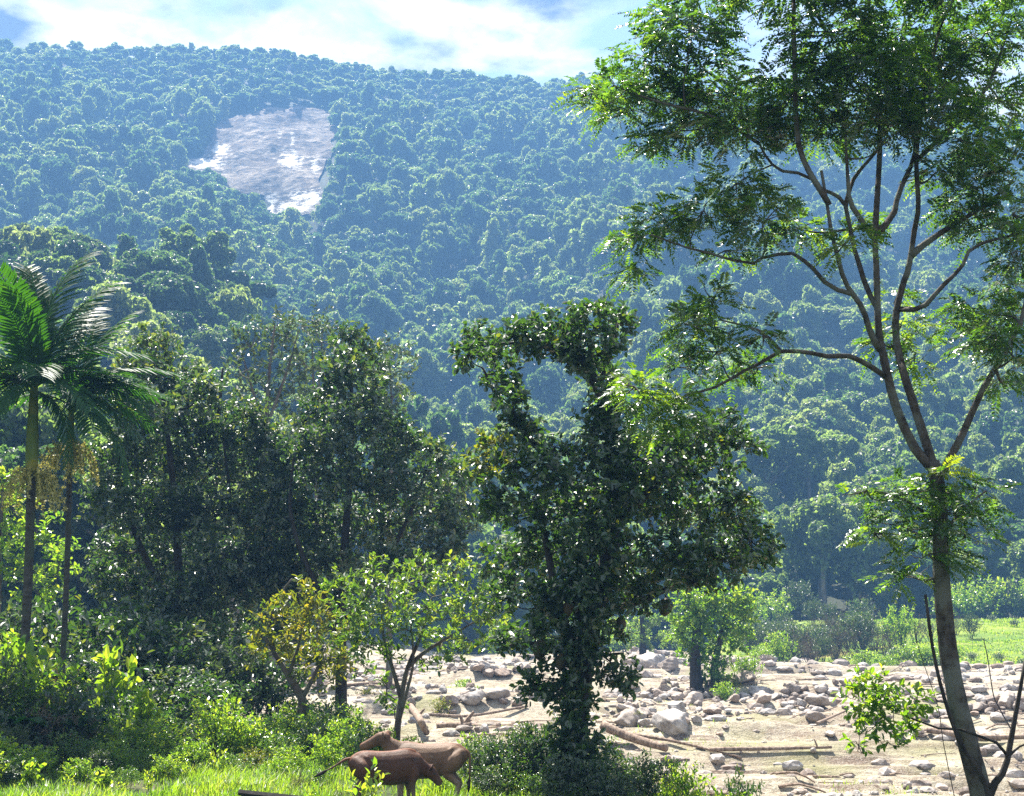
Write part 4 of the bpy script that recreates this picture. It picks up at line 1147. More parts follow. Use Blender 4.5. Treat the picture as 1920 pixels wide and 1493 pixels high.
for a in [('bright', 45, 37.5, 2.2, .8), ('fan', 95, 37.0, 2.0, .8), ('bright2', 125, 38.5, 2.3, .8), ('dark2', 160, 37.5, 1.8, .9), ('olive', 15, 37, 2.3, .8), ('bright', 80, 32.5, .8, 1.2), ('bigleaf', 70, 38.5, 2.5, .6), ('dry', 135, 36.5, 1.5, 1.1),
          ('bright2', 10, 31.5, .75, 1.1), ('dark', 45, 31.8, .6, 1.1), ('bigleaf', 95, 31, .6, .9)]:
    shrub(*a, 'in front of the palms')
for a in [('bright', 180, 32.5, .6, 1.2), ('bigleaf', 225, 31.0, .5, 1.0), ('fine', 265, 32.0, .5, 1.2), ('bright2', 345, 33.5, .6, 1.2), ('bright', 385, 35, .75, 1.1), ('fine', 455, 34, .6, 1.3), ('yellow', 490, 35, .6, 1.2), ('bright', 545, 33.0, .55, 1.1),
          ('seedling', 165, 30, .5, .9), ('seedling', 255, 29.2, .45, .9), ('fine', 610, 32, .5, 1.2), ('bright', 625, 34.5, .8, .9), ('dry', 570, 31, .45, 1.2), ('seedling', 600, 29.0, .35, 1.0), ('bright2', 470, 37.5, 1.1, .9), ('dry', 655, 28.6, .4, 1.0)]:
    shrub(*a, 'rising out of the sunny grass')
shrub('bigleaf', 232, 40.0, 2.5, .55, label='tallest shrub with big pale green leaves, left of the crooked yellowing tree')
shrub('bigleaf', 290, 38.5, 1.5, .6, label='shorter big leaved pale shrub beside the dark hollow')
shrub('bright2', 430, 37.0, 1.55, .75, label='upright bright yellow green shrub beside the dark hollow')
shrub('seedling', 425, 33.5, .75, .9, label='light leafy seedling in front of the dark hollow')
shrub('seedling', 702, 26.6, 1.0, 1.0, label='small bright seedling with broad leaves just in front of the calf')
shrub('seedling', 308, 30.5, .55, .7, label='single thin seedling standing in the sunny grass')
for a in [('bright', 500, 38, .9, 1.2), ('fine', 540, 37, .8, 1.3), ('bright2', 600, 38.5, 1.1, 1.0), ('dark', 615, 37.5, 1.1, .9), ('bright', 645, 36.5, 1.1, .9), ('dark2', 700, 35.5, 1.0, .9), ('bright', 725, 35.5, .95, .8),
          ('bright2', 560, 35, .6, 1.2), ('dark', 905, 31.8, .95, .8), ('dark2', 935, 31.2, .95, .9), ('bright', 890, 32.5, 1.05, .7), ('dark', 985, 31, 1.25, .7), ('dark2', 1025, 31.0, 1.3, .7), ('fine', 960, 30.5, .7, 1.1),
          ('fine', 1000, 29.6, .6, 1.1), ('yellow', 690, 38, .8, 1.0), ('fine', 830, 30.2, .45, 1.2), ('dark', 920, 29.8, .6, 1.0), ('dark2', 1000, 30.6, 1.1, .8), ('dark', 955, 31.4, 1.1, .8), ('dark', 890, 31.0, .8, .8)]:
    shrub(*a, W3)
for a in [('dark', 1120, 30.2, 1.1, .9), ('dark2', 1160, 30.0, 1.0, .9), ('dark', 1100, 28.8, .8, 1.0), ('dark', 1175, 28.6, .75, .9), ('bright', 1235, 30.6, 1.75, .6), ('bright2', 1275, 30.9, 1.9, .55), ('bright', 1310, 30.3, 1.6, .6), ('bright2', 1345, 30.6, 1.6, .6),
          ('dark2', 1370, 31.0, 1.6, .4), ('bright', 1400, 29.9, 1.2, .65), ('dark', 1440, 30.3, 1.4, .45), ('bright2', 1255, 29.2, 1.2, .7), ('dark2', 1205, 28.9, .9, .8), ('dark', 1140, 27.8, .7, 1.), ('dark2', 1050, 28.2, .6, 1.)]:
    shrub(*a, W4)
for a in [('bright', 1445, 150, 3.6, .75), ('dry', 1480, 158, 3.4, .9), ('dry', 1510, 160, 3.2, .9), ('olive', 1530, 157, 2.6, .9), ('dry', 1552, 161, 3.8, .7), ('dry', 1580, 162, 3.6, .8), ('olive', 1600, 164, 4.0, .8), ('dry', 1622, 166, 2.9, .8),
          ('olive', 1650, 166, 2.7, .8), ('bright', 1672, 163, 4.8, .7), ('dry', 1700, 170, 3.1, .7), ('dry', 1725, 172, 2.9, .8), ('olive', 1800, 178, 2.7, .8), ('dry', 1560, 152, 2.4, 1.), ('dry', 1500, 152, 2.2, 1.), ('olive', 1470, 153, 2.3, 1.),
          ('bright2', 1600, 148, 1.8, 1.3), ('bright', 1640, 146, 1.8, 1.3), ('bright2', 1690, 146, 2.0, 1.4), ('bright', 1720, 145, 1.8, 1.3), ('dark', 1665, 148, 1.6, 1.2), ('dry', 1640, 158, 3.0, .9), ('bright', 1770, 150, 1.4, 1.3),
          ('dry', 1770, 182, 2.6, .9), ('bright', 1410, 152, 1.8, 1.0), ('bright2', 1420, 148, 1.4, 1.2)]:
    shrub(*a, W5)
for a in [('bright', 1385, 214, 6.0, .8), ('bright2', 1440, 222, 5.0, .9), ('olive', 1490, 224, 5.5, .9), ('bright', 1790, 226, 5.5, .9), ('bright2', 1830, 232, 6.5, .8), ('olive', 1860, 234, 6.0, .9), ('bright', 1885, 236, 6.5, .8), ('bright2', 1915, 236, 5.5, .9), ('bright', 1760, 220, 4.5, 1.0),
          ('bright2', 1170, 205, 4.5, 1.0), ('bright', 1150, 215, 5.5, .9), ('bright', 1265, 196, 4.0, .9), ('olive', 1060, 212, 5.0, .9), ('bright', 1000, 206, 4.5, 1.0), ('bright2', 940, 204, 4.0, 1.0), ('olive', 880, 204, 5.0, .9), ('bright', 820, 203, 4.6, .9), ('bright2', 750, 200, 4.5, .9), ('bright', 690, 198, 4.5, .9)]:
    shrub(*a, 'at the wood edge across the river')
for a in [('bright', 660, 40, 1.3, .9), ('fine', 600, 41, 1.2, 1.0), ('bright2', 575, 40, 1.3, .9), ('dark2', 630, 39.5, 1.3, .8), ('yellow', 680, 41, 1.0, .9), ('bright', 775, 34, .9, .8), ('fine', 530, 39.5, 1.2, 1.)]:
    shrub(*a, 'left of the slim young tree')
for a in [('dark', 1045, 28.6, .95, .8), ('dark2', 1115, 28.4, .95, .8), ('fine', 1080, 28.0, .6, 1.0)]:
    shrub(*a, 'hugging the foot of the jackfruit trunk')
_r = np.random.default_rng(55)
for k in range(34):
    shrub(['dry', 'olive', 'dry', 'dark', 'olive'][k % 5], float(_r.uniform(1390, 1610)), float(_r.uniform(154, 205)), float(_r.uniform(2.0, 4.2)), .9, 'in the thicket left of the green field')
for k, (px, d, h) in enumerate(((1905, 150, .9), (1880, 190, .9), (1800, 148, .8), (1850, 147, .8), (1740, 142, 1.0), (1912, 138, 1.0), (1890, 139, .8), (1840, 205, .9))):
    shrub('dark', px, d, h, 1.3, 'dotted over the green field')
for k, (kd, px, d, h) in enumerate((('yellow', 830, 78, 1.0), ('yellow', 700, 84, 1.1), ('bright', 870, 92, 1.4), ('yellow', 1360, 96, 1.2), ('bright', 1385, 100, 1.9), ('yellow', 790, 66, .6), ('bright', 1345, 92, 1.3), ('yellow', 1180, 58, .6))):
    shrub(kd, px, d, h, 1.0, 'growing among the stones of the riverbed')


_same = {}
for o in list(COL.objects):
    if o.get('category') == 'shrub' and o.get('group'):
        _same.setdefault(o['label'], []).append(o)
_ORD = ['second', 'third', 'fourth', 'fifth', 'sixth', 'seventh', 'eighth', 'ninth']
for lab, os_ in _same.items():
    if 1 < len(os_) <= 10:
        os_.sort(key=lambda o: o.location[0] / o.location[1])
        for i, o in enumerate(os_):
            o['label'] = ('leftmost ' if i == 0 else 'rightmost ' if i == len(os_) - 1 else _ORD[i - 1] + ' from left, ') + lab


# ------------------------------------------------------------------ grass
def blades(g, P, L, W, rng, lean=0.45, bright=0.0):
    n = len(P)
    a = rng.uniform(0, 6.28, n)
    h = np.stack([np.cos(a), np.sin(a), 0 * a], -1)
    sd_ = np.stack([-np.sin(a + rng.normal(0, .5, n)), np.cos(a), 0 * a], -1)
    le = rng.uniform(0.15, 1.0, n)[:, None] * lean
    L, W = L[:, None], W[:, None] * 0.5
    up_ = np.array((0, 0, 1.0))
    m = P + h * L * le * 0.35 + up_ * L * 0.55
    t = P + h * L * le * 1.25 + up_ * L * (1.0 - 0.45 * le)
    v = np.stack([P - sd_ * W, P + sd_ * W, m + sd_ * W * 0.9, t, m - sd_ * W * 0.9], 1).reshape(-1, 3)
    k = np.arange(n)[:, None] * 5
    g.add(v, k + np.array([0, 1, 2, 4]), k + np.array([4, 2, 3]), np.repeat(np.clip(rng.normal(0.45, 0.2, n) + bright, 0, 1), 5))


rng = np.random.default_rng(19)
n = 150000
d_ = 24.5 + 24 * rng.uniform(0, 1, n) ** 1.25
x_ = rng.uniform(-0.40, 0.20, n) * d_
okb = d_ < np.interp(x_, BANK_X, BANK_Y) - 0.2
cl_ = fbm(x_ / 1.3, d_ / 1.3, 91, 3)
okb &= rng.uniform(-0.6, 0.6, n) < cl_ * 1.4 + 0.18
x_, d_, cl_ = x_[okb], d_[okb], cl_[okb]
g = Geo()
P = np.stack([x_, d_, terrain(x_, d_) - 0.02], -1)
L = (0.20 + 0.28 * np.clip(cl_ + 0.3, 0, 1)) * rng.uniform(0.6, 1.4, len(P))
blades(g, P, L, rng.uniform(0.008, 0.022, len(P)), rng, 0.6, 0.5 * np.clip(fbm(x_ / 0.9 + 9, d_ / 0.9, 93, 3), -.8, .6))
tag(g.build('grass', M_GRASS), 'lush sunlit grass on the near bank', 'grass', None, 'stuff')
g = Geo()
n = 60000
d_ = rng.uniform(128, 238, n)
x_ = rng.uniform(0.10, 0.40, n) * d_
okb = (d_ > np.interp(x_, FAR_X, FAR_Y) + 1) & ((x_ / d_ > 0.235) | ((d_ < 156) & (x_ / d_ > 0.185))) & (rng.uniform(-.6, .6, n) < fbm(x_ / 5, d_ / 3, 95, 3) + 0.1)
x_, d_ = x_[okb], d_[okb]
blades(g, np.stack([x_, d_, terrain(x_, d_) - 0.05], -1), rng.uniform(0.12, 0.42, len(x_)), rng.uniform(0.06, 0.16, len(x_)), rng, 0.7, 0.15)
tag(g.build('field_grass', M_GRASS), 'bright grass growing over the far field', 'grass', None, 'stuff')
g = Geo()
n = 46000
d_ = 28 + 85 * rng.uniform(0, 1, n) ** 1.3
x_ = rng.uniform(-0.30, 0.40, n) * d_
okb = (d_ > np.interp(x_, BANK_X, BANK_Y) + 0.6) & (fbm(x_ / 5 + 4, d_ / 2.6, 97, 4) > 0.20 + rng.uniform(0, .12, n))
x_, d_ = x_[okb], d_[okb]
blades(g, np.stack([x_, d_, terrain(x_, d_) - 0.02], -1), rng.uniform(0.06, 0.22, len(x_)), rng.uniform(0.010, 0.025, len(x_)), rng, 0.9, 0.25)
tag(g.build('weeds', M_GRASS), 'thin yellowish weeds on the sand of the riverbed', 'weeds', None, 'stuff')


# ------------------------------------------------------------------ stones and driftwood in the riverbed
def ico(sub):
    t = (1 + 5 ** 0.5) / 2
    v = unit(np.array([(-1, t, 0), (1, t, 0), (-1, -t, 0), (1, -t, 0), (0, -1, t), (0, 1, t), (0, -1, -t), (0, 1, -t), (t, 0, -1), (t, 0, 1), (-t, 0, -1), (-t, 0, 1)]))
    f = [(0, 11, 5), (0, 5, 1), (0, 1, 7), (0, 7, 10), (0, 10, 11), (1, 5, 9), (5, 11, 4), (11, 10, 2), (10, 7, 6), (7, 1, 8), (3, 9, 4), (3, 4, 2), (3, 2, 6), (3, 6, 8), (3, 8, 9), (4, 9, 5), (2, 4, 11), (6, 2, 10), (8, 6, 7), (9, 8, 1)]
    for _ in range(sub):
        v, mid, nf = list(map(tuple, v)), {}, []

        def mp(a, b):
            k = (min(a, b), max(a, b))
            if k not in mid:
                mid[k] = len(v)
                v.append(tuple(unit((np.array(v[a]) + np.array(v[b])) / 2)))
            return mid[k]
        for a, b, c in f:
            ab, bc, ca = mp(a, b), mp(b, c), mp(c, a)
            nf += [(a, ab, ca), (b, bc, ab), (c, ca, bc), (ab, bc, ca)]
        v, f = np.array(v), nf
    return np.array(v), np.array(f)


IV, IF = ico(3)
STONES = []
for k in range(9):
    r_ = np.random.default_rng(600 + k)
    v = IV * 1.0
    for _ in range(13):                               # flattened facets worn round
        nrm = unit(r_.normal(size=3))
        cut = r_.uniform(0.48, 0.80)
        h = v @ nrm
        v = v - nrm * np.maximum(h - cut, 0)[:, None] * 0.96
    v = v * (1 + 0.05 * np.sin(v[:, [1]] * 6 + k) * np.cos(v[:, [0]] * 5) + 0.03 * np.sin(v[:, [2]] * 13 + v[:, [0]] * 11))
    v = v * np.array((r_.uniform(.9, 1.35), r_.uniform(.7, 1.0), r_.uniform(.5, .8)))
    g = Geo()
    g.add(v, None, IF, r_.uniform(0, .6))
    STONES.append(g.mesh('boulder', M_STONE, smooth_faces=True))


def boulder(k, px, py, r, label, group=None, rz=None):
    p = ground_hit(px, py)[0] if not isinstance(px, np.ndarray) else px
    o = bpy.data.objects.new('boulder', STONES[k % 9])
    COL.objects.link(o)
    o.location = (p[0], p[1], p[2] + 0.22 * r)
    o.rotation_euler = (rngS.uniform(-.25, .25), rngS.uniform(-.25, .25), rngS.uniform(0, 6.28) if rz is None else rz)
    o.scale = (r, r, r)
    return tag(o, label, 'boulder', group)


boulder(0, 1258, 1366, .82, 'large smooth grey boulder, lowest of the heap right of the jackfruit trunk', None, 0.2)
boulder(3, 1268, 1342, .72, 'dark upright boulder behind the large smooth grey one', None, 1.4)
boulder(5, 1180, 1362, .70, 'pale sloping boulder at the left end of the heap by the jackfruit trunk', None, 0.4)
boulder(2, 1205, 1346, .62, 'long pale boulder lying on top of the heap by the jackfruit trunk', None, 0.1)
boulder(4, 1168, 1340, .45, 'small round grey boulder topping the heap by the jackfruit trunk', None, 0.1)
boulder(7, 1300, 1322, .70, 'dark brown blocky boulder right of the heap', None, 0.3)
boulder(1, 1425, 1305, .72, 'broad dark backed boulder in the middle of the stony strip', None, 0.0)
boulder(6, 1535, 1326, .62, 'brown boulder at the right end of the stony strip', None, 0.0)
boulder(8, 1530, 1350, .50, 'low grey boulder apart from the strip on the open sand', None, 0.0)
boulder(0, 1215, 1252, 1.6, 'reddish flat rock slab at the head of the channel', None, 0.0)
boulder(2, 1400, 1282, .9, 'very dark boulder beside the creeper covered tree in the riverbed', None, 0.0)
boulder(5, 1890, 1322, .62, 'grey blue boulder at the right edge of the riverbed', None, 0.0)
boulder(1, 890, 1318, .72, 'grey rounded boulder in the sand left of the jackfruit trunk', None, 0.2)
boulder(3, 842, 1328, .55, 'low long boulder in front of the grey rounded one', None, 0.3)
boulder(6, 935, 1316, .62, 'boulder with a pale top right of the grey rounded one', None, 0.6)
zones = [(1220, 1345, 80, 22, 16, .2, .5, 'in the heap by the jackfruit trunk'), (1470, 1316, 100, 18, 46, .22, .6, 'in the stony strip across the riverbed'), (1250, 1308, 100, 20, 40, .25, .6, 'in the stony strip across the riverbed'),
         (1340, 1300, 60, 14, 14, .25, .55, 'in the stony strip across the riverbed'), (1225, 1240, 55, 20, 52, .45, 1.3, 'at the head of the channel'), (830, 1300, 190, 34, 50, .16, .5, 'in the riverbed left of the jackfruit trunk'),
         (900, 1258, 110, 14, 22, .4, .8, 'in the riverbed left of the jackfruit trunk'), (1860, 1330, 70, 26, 30, .2, .5, 'at the right side of the riverbed'), (1590, 1296, 190, 18, 22, .15, .45, 'at the right side of the riverbed')]
rng = np.random.default_rng(23)
pp, info = [], []
for zx, zy, zrx, zry, cnt, r0, r1, wh in zones:
    b, _d = ball(rng, cnt, 0.5)
    pp.append(np.stack([zx + b[:, 0] * zrx * 1.15, zy + b[:, 1] * zry * 1.15], -1))
    info += [(r0 + (r1 - r0) * u ** 1.8, wh) for u in rng.uniform(0, 1, cnt)]
pp = np.concatenate(pp)
hits = ground_hit(pp[:, 0], pp[:, 1])
nb = 0
for i in range(len(pp)):
    if nb >= 284 or not (np.interp(hits[i, 0], BANK_X, BANK_Y) + .5 < hits[i, 1] < np.interp(hits[i, 0], FAR_X, FAR_Y) + 6):
        continue
    boulder(int(rng.integers(0, 9)), hits[i], None, info[i][0], 'pale worn boulder lying among others ' + info[i][1], 'boulders ' + info[i][1])
    nb += 1
# small stones, past counting
SV, SF = ico(0)
n = 19000
d_ = 30 + 150 * rng.uniform(0, 1, n) ** 1.1
x_ = rng.uniform(-0.28, 0.40, n) * d_
okb = (d_ > np.interp(x_, BANK_X, BANK_Y) + 0.6) & (d_ < np.interp(x_, FAR_X, FAR_Y)) & (fbm(x_ / 6, d_ / 3.5, 99, 3) > rng.uniform(-.25, .35, n))
x_, d_ = x_[okb], d_[okb]
n = len(x_)
sz_ = (0.03 + 0.22 * rng.uniform(0, 1, n) ** 3.0) * (0.45 + d_ / 75)
cen_ = np.stack([x_, d_, terrain(x_, d_) + sz_ * .2], -1)
g = Geo()
for (sv_, sf_), use in ((ico(1), sz_ > 0.11), (ico(0), sz_ <= 0.11)):
    m = int(use.sum())
    lump = 1 + rng.uniform(-.16, .16, (m, len(sv_), 1))
    v = sv_[None] * lump * (sz_[use][:, None] * rng.uniform(.6, 1.4, (m, 3)))[:, None] * np.array((1.2, 1, .7)) + cen_[use][:, None]
    g.add(v.reshape(-1, 3), None, (np.arange(m)[:, None, None] * len(sv_) + sf_[None]).reshape(-1, 3), np.repeat(rng.uniform(0, 1, m), len(sv_)))
tag(g.build('gravel', M_STONE), 'loose small stones scattered over the riverbed', 'gravel', None, 'stuff')


g = Geo()
rng = np.random.default_rng(29)
for k in range(1700):
    d0 = 30 + 110 * rng.uniform() ** 1.2
    x0 = rng.uniform(-.26, .40) * d0
    if not (np.interp(x0, BANK_X, BANK_Y) + .6 < d0 < np.interp(x0, FAR_X, FAR_Y)) or fbm(x0 / 7, d0 / 4, 131, 3) < rng.uniform(-.3, .3):
        continue
    a, l, r0 = rng.normal(0, .35), rng.uniform(.3, 1.6) * (1 + d0 / 160), rng.uniform(.012, .035) * (1 + d0 / 90)
    e = np.array((math.cos(a), math.sin(a))) * l / 2
    xy = np.array([(x0 - e[0], d0 - e[1]), (x0 + rng.normal(0, .06), d0 + rng.normal(0, .06)), (x0 + e[0], d0 + e[1])])
    tube(g, curve(np.column_stack([xy, terrain(xy[:, 0], xy[:, 1]) + r0 * np.array((1, 2, 1.5))]), 5), np.linspace(r0, r0 * .5, 5), 5, True, 0, None, None, rng.uniform(0, 1))
tag(g.build('debris', M_DRIFT), 'scattered sticks and flood debris on the riverbed', 'debris', None, 'stuff')


def drift(label, ends, r0, r1, seed, stubs=()):
    rng = np.random.default_rng(seed)
    g = Geo()
    e = [ground_hit(px, py)[0] + np.array((0, 0, r0 * .8 + up_)) for px, py, up_ in ends]
    c = limb(g, rng, e, r0, r1, 9, None, 0.10)
    for f, dx, dz, r in stubs:
        p = c[int(f * (len(c) - 1))]
        limb(g, rng, [p, p + np.array((dx * .5, .05, dz * .55)), p + np.array((dx, .1, dz))], r, r * .5, 6, 6)
    return tag(g.build('driftwood_log', M_DRIFT, None, c[0], True), label, 'log')


drift('thick dark driftwood trunk jutting out from behind the jackfruit trunk', [(1130, 1392, .25), (1180, 1402, .1), (1250, 1418, 0)], .18, .13, 1)
drift('thin driftwood pole lying along the thick dark trunk', [(1150, 1382, .1), (1260, 1398, .05), (1390, 1424, 0)], .07, .04, 2)
drift('driftwood log with an upturned forked end behind the adult cow', [(818, 1372, 0), (850, 1374, 0), (882, 1374, .05)], .13, .11, 3, ((.9, .40, .52, .10), (.8, -.15, .40, .09), (.95, .3, .2, .07)))
drift('short broken reddish log above the head of the adult cow', [(770, 1352, .5), (784, 1362, .15), (800, 1382, .0)], .16, .12, 4, ((.1, -.3, .25, .08), (.5, .25, .3, .07)))
drift('thin brown pole on the sand before the leafy sapling', [(1532, 1362, .05), (1585, 1350, .05)], .06, .05, 5)
drift('driftwood pole with a snag lying across the pale sand', [(1330, 1412, .05), (1440, 1416, .05), (1560, 1408, .05)], .08, .05, 6, ((.9, -.1, .3, .04),))
drift('bleached pole lying at the far left of the riverbed', [(640, 1300, .05), (700, 1288, .05), (760, 1296, .1)], .10, .06, 7)
drift('dark pole half buried in the sand at the right', [(1740, 1388, .05), (1830, 1396, .1), (1935, 1392, .1)], .12, .08, 8)
drift('weathered log lying crosswise left of the jackfruit trunk', [(800, 1346, .05), (880, 1347, .05), (990, 1343, .05)], .09, .06, 9)
g = Geo()
bp = [at(447, 1486, 27.0), at(503, 1492, 27.0), at(620, 1504, 27.0)]
tube(g, curve(bp, 8), 0.055, 4)
tube(g, [bp[0] + np.array((.10, .03, -.05)), np.array((bp[0][0] + .10, bp[0][1] + .03, float(terrain(bp[0][0], 27.0)) - .1))], .05, 6)
tube(g, [bp[2] + np.array((-.10, .03, -.03)), np.array((bp[2][0] - .10, bp[2][1] + .03, float(terrain(bp[2][0], 27.0)) - .1))], .05, 6)
tag(g.build('low_rail', M_BARK_DARK, None, on_ground(480, 27.0)), 'end of a dark wooden rail in the grass at the bottom of the view', 'rail')
# dark earth hollow under the undergrowth
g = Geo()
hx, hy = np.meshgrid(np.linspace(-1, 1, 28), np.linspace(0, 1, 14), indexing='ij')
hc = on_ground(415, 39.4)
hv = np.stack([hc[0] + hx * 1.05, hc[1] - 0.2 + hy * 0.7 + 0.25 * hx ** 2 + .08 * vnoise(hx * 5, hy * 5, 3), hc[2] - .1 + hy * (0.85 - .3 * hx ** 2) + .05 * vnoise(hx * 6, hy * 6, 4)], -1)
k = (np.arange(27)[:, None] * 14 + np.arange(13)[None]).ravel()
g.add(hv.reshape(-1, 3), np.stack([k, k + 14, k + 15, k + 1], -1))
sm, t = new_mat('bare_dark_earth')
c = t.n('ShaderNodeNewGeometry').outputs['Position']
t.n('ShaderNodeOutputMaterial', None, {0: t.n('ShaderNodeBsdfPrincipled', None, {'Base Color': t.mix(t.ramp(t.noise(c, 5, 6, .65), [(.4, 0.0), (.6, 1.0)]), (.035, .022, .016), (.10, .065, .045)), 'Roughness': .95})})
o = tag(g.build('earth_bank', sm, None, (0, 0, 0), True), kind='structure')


# ------------------------------------------------------------------ cattle
def cow_mat(name, coat, pale, dark):  # dark: orange-brown of the rim light painted along the spine
    m, t = new_mat(name)
    c = t.n('ShaderNodeTexCoord').outputs['Object']
    sp_ = t.n('ShaderNodeSeparateXYZ', None, {0: c})
    nz = t.noise(c, 5.0, 6, 0.6)
    hair = t.noise(t.vmath('MULTIPLY', c, (30, 60, 18)), 1.5, 4, 0.6)
    h = t.math('ADD', sp_.outputs[2], t.math('MULTIPLY', t.math('SUBTRACT', nz, 0.5), 0.25))
    legs = t.ramp(h, [(0.30, 1.0), (0.58, 0.0)])
    col = t.mix(t.ramp(hair, [(0.3, 0.0), (0.7, 1.0)]), coat, tuple(1.35 * q for q in coat))
    col = t.mix(t.ramp(t.noise(c, 2.2, 5, 0.6), [(0.44, 0.0), (0.62, 0.65)]), col, tuple(0.45 * q for q in coat))
    col = t.mix(t.ramp(t.noise(c, 9.0, 5, 0.6), [(0.58, 0.0), (0.70, 0.5)]), col, pale)
    col = t.mix(legs, col, pale)
    rim_tint = t.ramp(t.math('SUBTRACT', 1.0, t.math('MULTIPLY', t.math('ABSOLUTE', sp_.outputs[1]), 14)), [(0.0, 0.0), (0.6, 0.7)])  # sunlit rim on top of the back, put into the coat colour
    col = t.mix(t.math('MULTIPLY', rim_tint, t.ramp(sp_.outputs[2], [(0.95, 0.0), (1.02, 1.0)])), col, dark)
    bump = t.n('ShaderNodeBump', None, {'Strength': 0.6, 'Distance': 0.025, 'Height': t.math('ADD', t.math('MULTIPLY', hair, 0.5), nz)})
    t.n('ShaderNodeOutputMaterial', None, {0: t.n('ShaderNodeBsdfPrincipled', None, {'Base Color': col, 'Roughness': 0.6, 'Specular IOR Level': 0.22, 'Normal': bump.outputs[0]})})
    return m


M_EYE, t = new_mat('dark_eye')
t.n('ShaderNodeOutputMaterial', None, {0: t.n('ShaderNodeBsdfPrincipled', None, {'Base Color': (.01, .008, .006), 'Roughness': .15})})
M_HOOF = bark_mat('hoof_horn', (0.02, 0.016, 0.014), (0.06, 0.05, 0.04), 8)
M_TUFT = bark_mat('dark_tail_hair', (0.012, 0.009, 0.008), (0.04, 0.03, 0.025), 20)


def chain(g, pts, rad, flat=None, sides=14, n=16):
    p = np.asarray(pts, float)
    c = curve(p, n)
    r = curve(np.column_stack([rad, rad, rad]), n)[:, 0]
    d0, d1 = unit(c[0] - c[1]), unit(c[-1] - c[-2])
    c = np.vstack([c[0] + d0 * r[0] * .7, c[0] + d0 * r[0] * .45, c, c[-1] + d1 * r[-1] * .45, c[-1] + d1 * r[-1] * .7])
    r = np.concatenate([[r[0] * .25, r[0] * .75], r, [r[-1] * .75, r[-1] * .25]])
    tube(g, c, r, sides, True, 0, None, flat)


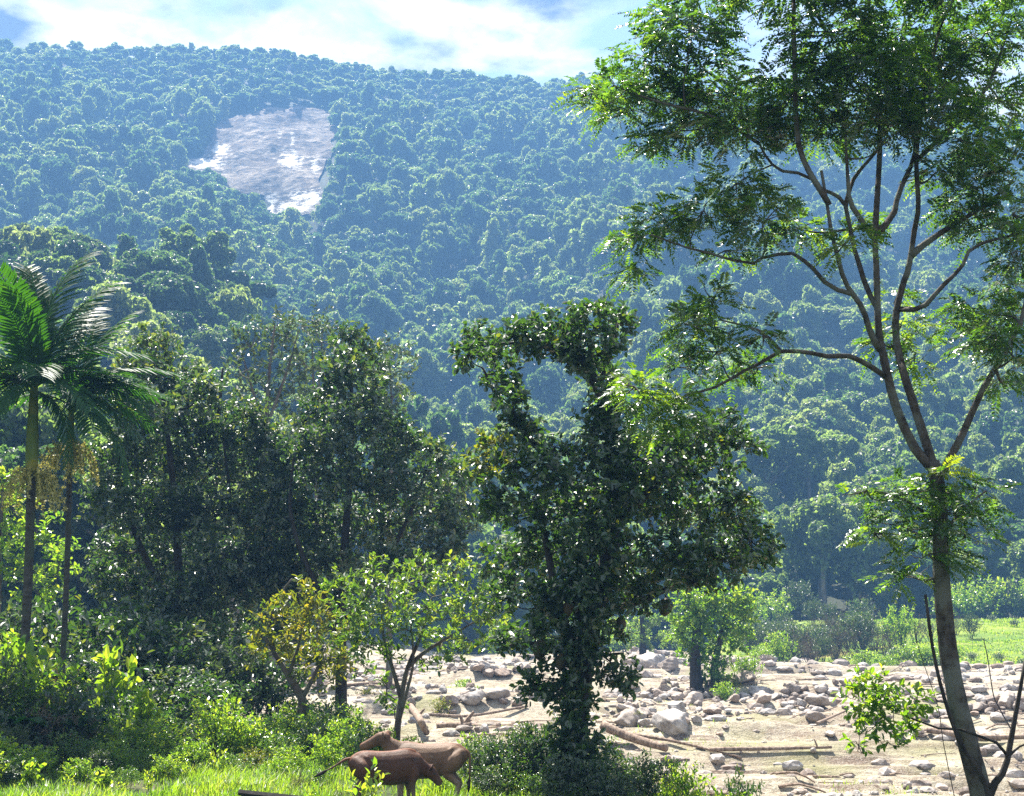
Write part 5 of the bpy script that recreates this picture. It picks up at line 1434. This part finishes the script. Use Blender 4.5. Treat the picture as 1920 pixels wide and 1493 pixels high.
def cow(label, loc, rz, s, head, tail, mat, thin=0.0):
    t_ = thing('cow', label, 'cow', loc, 'cattle grazing on the near bank')
    t_.rotation_euler = (0, 0, rz)
    t_.scale = (s, s, s)
    g = Geo()
    chain(g, [(-.70, 0, .94), (-.52, 0, .90), (-.22, 0, .83), (.12, 0, .81), (.42, 0, .85), (.60, 0, .89)], [.15, .26, .31, .335, .315, .225], 0.80, 18, 24)
    chain(g, [(-.72, 0, 1.03), (-.5, 0, 1.09), (0, 0, 1.08), (.4, 0, 1.10), (.55, 0, 1.07)], [.05, .075, .06, .085, .08], 0.7)      # spine, hips to withers
    for sd_ in (-1, 1):
        chain(g, [(-.50, .10 * sd_, 1.06), (-.47, .17 * sd_, 1.02)], [.05, .045], None, 10, 6)                                        # hip bones
        chain(g, [(-.66, .06 * sd_, .98), (-.55, .15 * sd_, .82), (-.42, .15 * sd_, .62), (-.52, .14 * sd_, .50), (-.62, .13 * sd_, .41), (-.60, .13 * sd_, .28), (-.575, .13 * sd_, .12), (-.55, .13 * sd_, .06)],
              [.10, .165, .11, .075, .055, .040, .040, .05], None, 12, 26)
        chain(g, [(.44, .12 * sd_, .90), (.50, .15 * sd_, .70), (.47, .14 * sd_, .52), (.50, .13 * sd_, .36), (.50, .13 * sd_, .20), (.515, .13 * sd_, .10), (.53, .13 * sd_, .06)],
              [.12, .12, .075, .050, .038, .040, .048], None, 12, 24)
    for k in range(6):                                                                                                                # ribs just showing
        for sd_ in (-1, 1):
            xr = .30 - .105 * k
            chain(g, [(xr, .16 * sd_, 1.00), (xr - .03, .222 * sd_, .88), (xr - .07, .215 * sd_, .74)], [.012, .019, .013], None, 6, 8)
    nk, hd = head['neck'], head['head']
    chain(g, nk, [.235, .19, .15, .125][:len(nk)], 0.72, 14, 14)
    chain(g, [(nk[0][0] - .05, 0, nk[0][2] - .15), ((nk[1][0]), 0, nk[1][2] - .17), (nk[2][0] - .02, 0, nk[2][2] - .10)], [.07, .05, .03], 0.4, 8, 10)     # dewlap
    chain(g, hd, [.140, .130, .100, .088, .084], 0.80, 14, 16)
    o = g.build('body', mat, t_, (0, 0, 0), True)
    rm = o.modifiers.new('one_skin', 'REMESH')
    rm.mode, rm.voxel_size, rm.use_smooth_shade = 'VOXEL', 0.017, True
    sm_ = o.modifiers.new('soften', 'SMOOTH')
    sm_.factor, sm_.iterations = 0.5, 7
    h0, h1 = np.array(hd[0]), np.array(hd[-1])
    f = unit(h1 - h0)
    upv = unit(np.cross((0, 1.0, 0), f)) * -1
    if upv[2] < 0:
        upv = -upv
    for sd_ in (-1, 1):
        g = Geo()
        b = h0 + np.array((0, .10 * sd_, 0)) + upv * .06
        e = b + np.array((-.07, .22 * sd_, .08))
        s_ = np.linspace(0, 1, 8)
        c = b + (e - b) * s_[:, None] - np.array((0, 0, .05)) * (s_ ** 2)[:, None]
        tube(g, c, np.array([.036, .058, .072, .078, .070, .054, .032, .008]), 8, True, 0, None, 0.35)
        g.build('ear', mat, t_, (0, 0, 0), True)
        g = Geo()
        p = h0 + f * .13 + np.array((0, .088 * sd_, 0)) + upv * .035
        tube(g, p + np.stack([0 * s_, sd_ * .02 * (s_ - .3), 0 * s_], -1), .018 * np.sqrt(np.maximum(1 - (2 * s_ - 1) ** 2, .02)), 8)
        g.build('eye', M_EYE, t_, (0, 0, 0), True)
        for fx in (-.54, .54):
            g = Geo()
            hp = np.array([(fx - .015, .13 * sd_, .09), (fx, .13 * sd_, .05), (fx + .025, .13 * sd_, .0)])
            tube(g, hp, [.046, .052, .060], 10)
            g.build('hoof', M_HOOF, t_, (0, 0, 0), True)
    g = Geo()
    c = curve(tail, 14)
    tube(g, c, np.linspace(.032, .014, 14), 7)
    tl = g.build('tail', mat, t_, (0, 0, 0), True)
    g = Geo()
    dd = unit(c[-1] - c[-3])
    tube(g, c[-1] + dd * np.linspace(-.03, .26, 7)[:, None], [.014, .026, .034, .036, .030, .018, .004], 8, True, .25, np.random.default_rng(2))
    g.build('tail_tuft', M_TUFT, tl, (0, 0, 0), True)
    return t_


M_COAT = cow_mat('brown_coat', (0.135, 0.078, 0.045), (0.25, 0.19, 0.135), (0.14, 0.05, 0.022))
M_COAT2 = cow_mat('reddish_coat', (0.075, 0.032, 0.017), (0.15, 0.11, 0.075), (0.20, 0.07, 0.03))
ca = on_ground(806, 28.9)
cow('thin adult brown cow facing left with its head raised over the calf', ca + np.array((0, 0, .03)), math.pi - .12, 1.0,
    dict(neck=[(.48, 0, .92), (.62, 0, 1.02), (.74, 0, 1.11), (.81, 0, 1.17)], head=[(.80, 0, 1.22), (.90, 0, 1.22), (1.04, 0, 1.16), (1.18, 0, 1.09), (1.25, 0, 1.06)]),
    [(-.74, 0, 1.03), (-.82, .02, .95), (-.84, .03, .75), (-.83, .04, .50)], M_COAT)
cb = on_ground(735, 27.7)
cow('reddish brown calf with its tail swung out and head lowered under the adult', cb + np.array((0, 0, .06)), .42, .93,
    dict(neck=[(.48, 0, .90), (.64, 0, .82), (.77, 0, .76), (.84, 0, .73)], head=[(.84, 0, .74), (.91, 0, .69), (.99, 0, .61), (1.06, 0, .53), (1.10, 0, .49)]),
    [(-.74, 0, 1.02), (-.86, .03, 1.00), (-1.02, .06, .90), (-1.22, .08, .80)], M_COAT2)
# ------------------------------------------------------------------ haze
g = Geo()
lo, hi = np.array((-3200.0, -120.0, -4.0)), np.array((3200.0, 1750.0, 470.0))
cv = np.array([[(lo, hi)[i][0], (lo, hi)[j][1], (lo, hi)[k][2]] for k in (0, 1) for j in (0, 1) for i in (0, 1)])
g.add(cv, [(0, 2, 3, 1), (4, 5, 7, 6), (0, 1, 5, 4), (1, 3, 7, 5), (3, 2, 6, 7), (2, 0, 4, 6)])
hm, t = new_mat('blue_haze')
pv = t.n('ShaderNodeVolumePrincipled', None, {'Color': HAZE_COLOR, 'Density': HAZE_DENSITY, 'Anisotropy': HAZE_ANISO})
t.n('ShaderNodeOutputMaterial', None, {'Volume': pv.outputs[0]})
tag(g.build('haze', hm), kind='stuff')
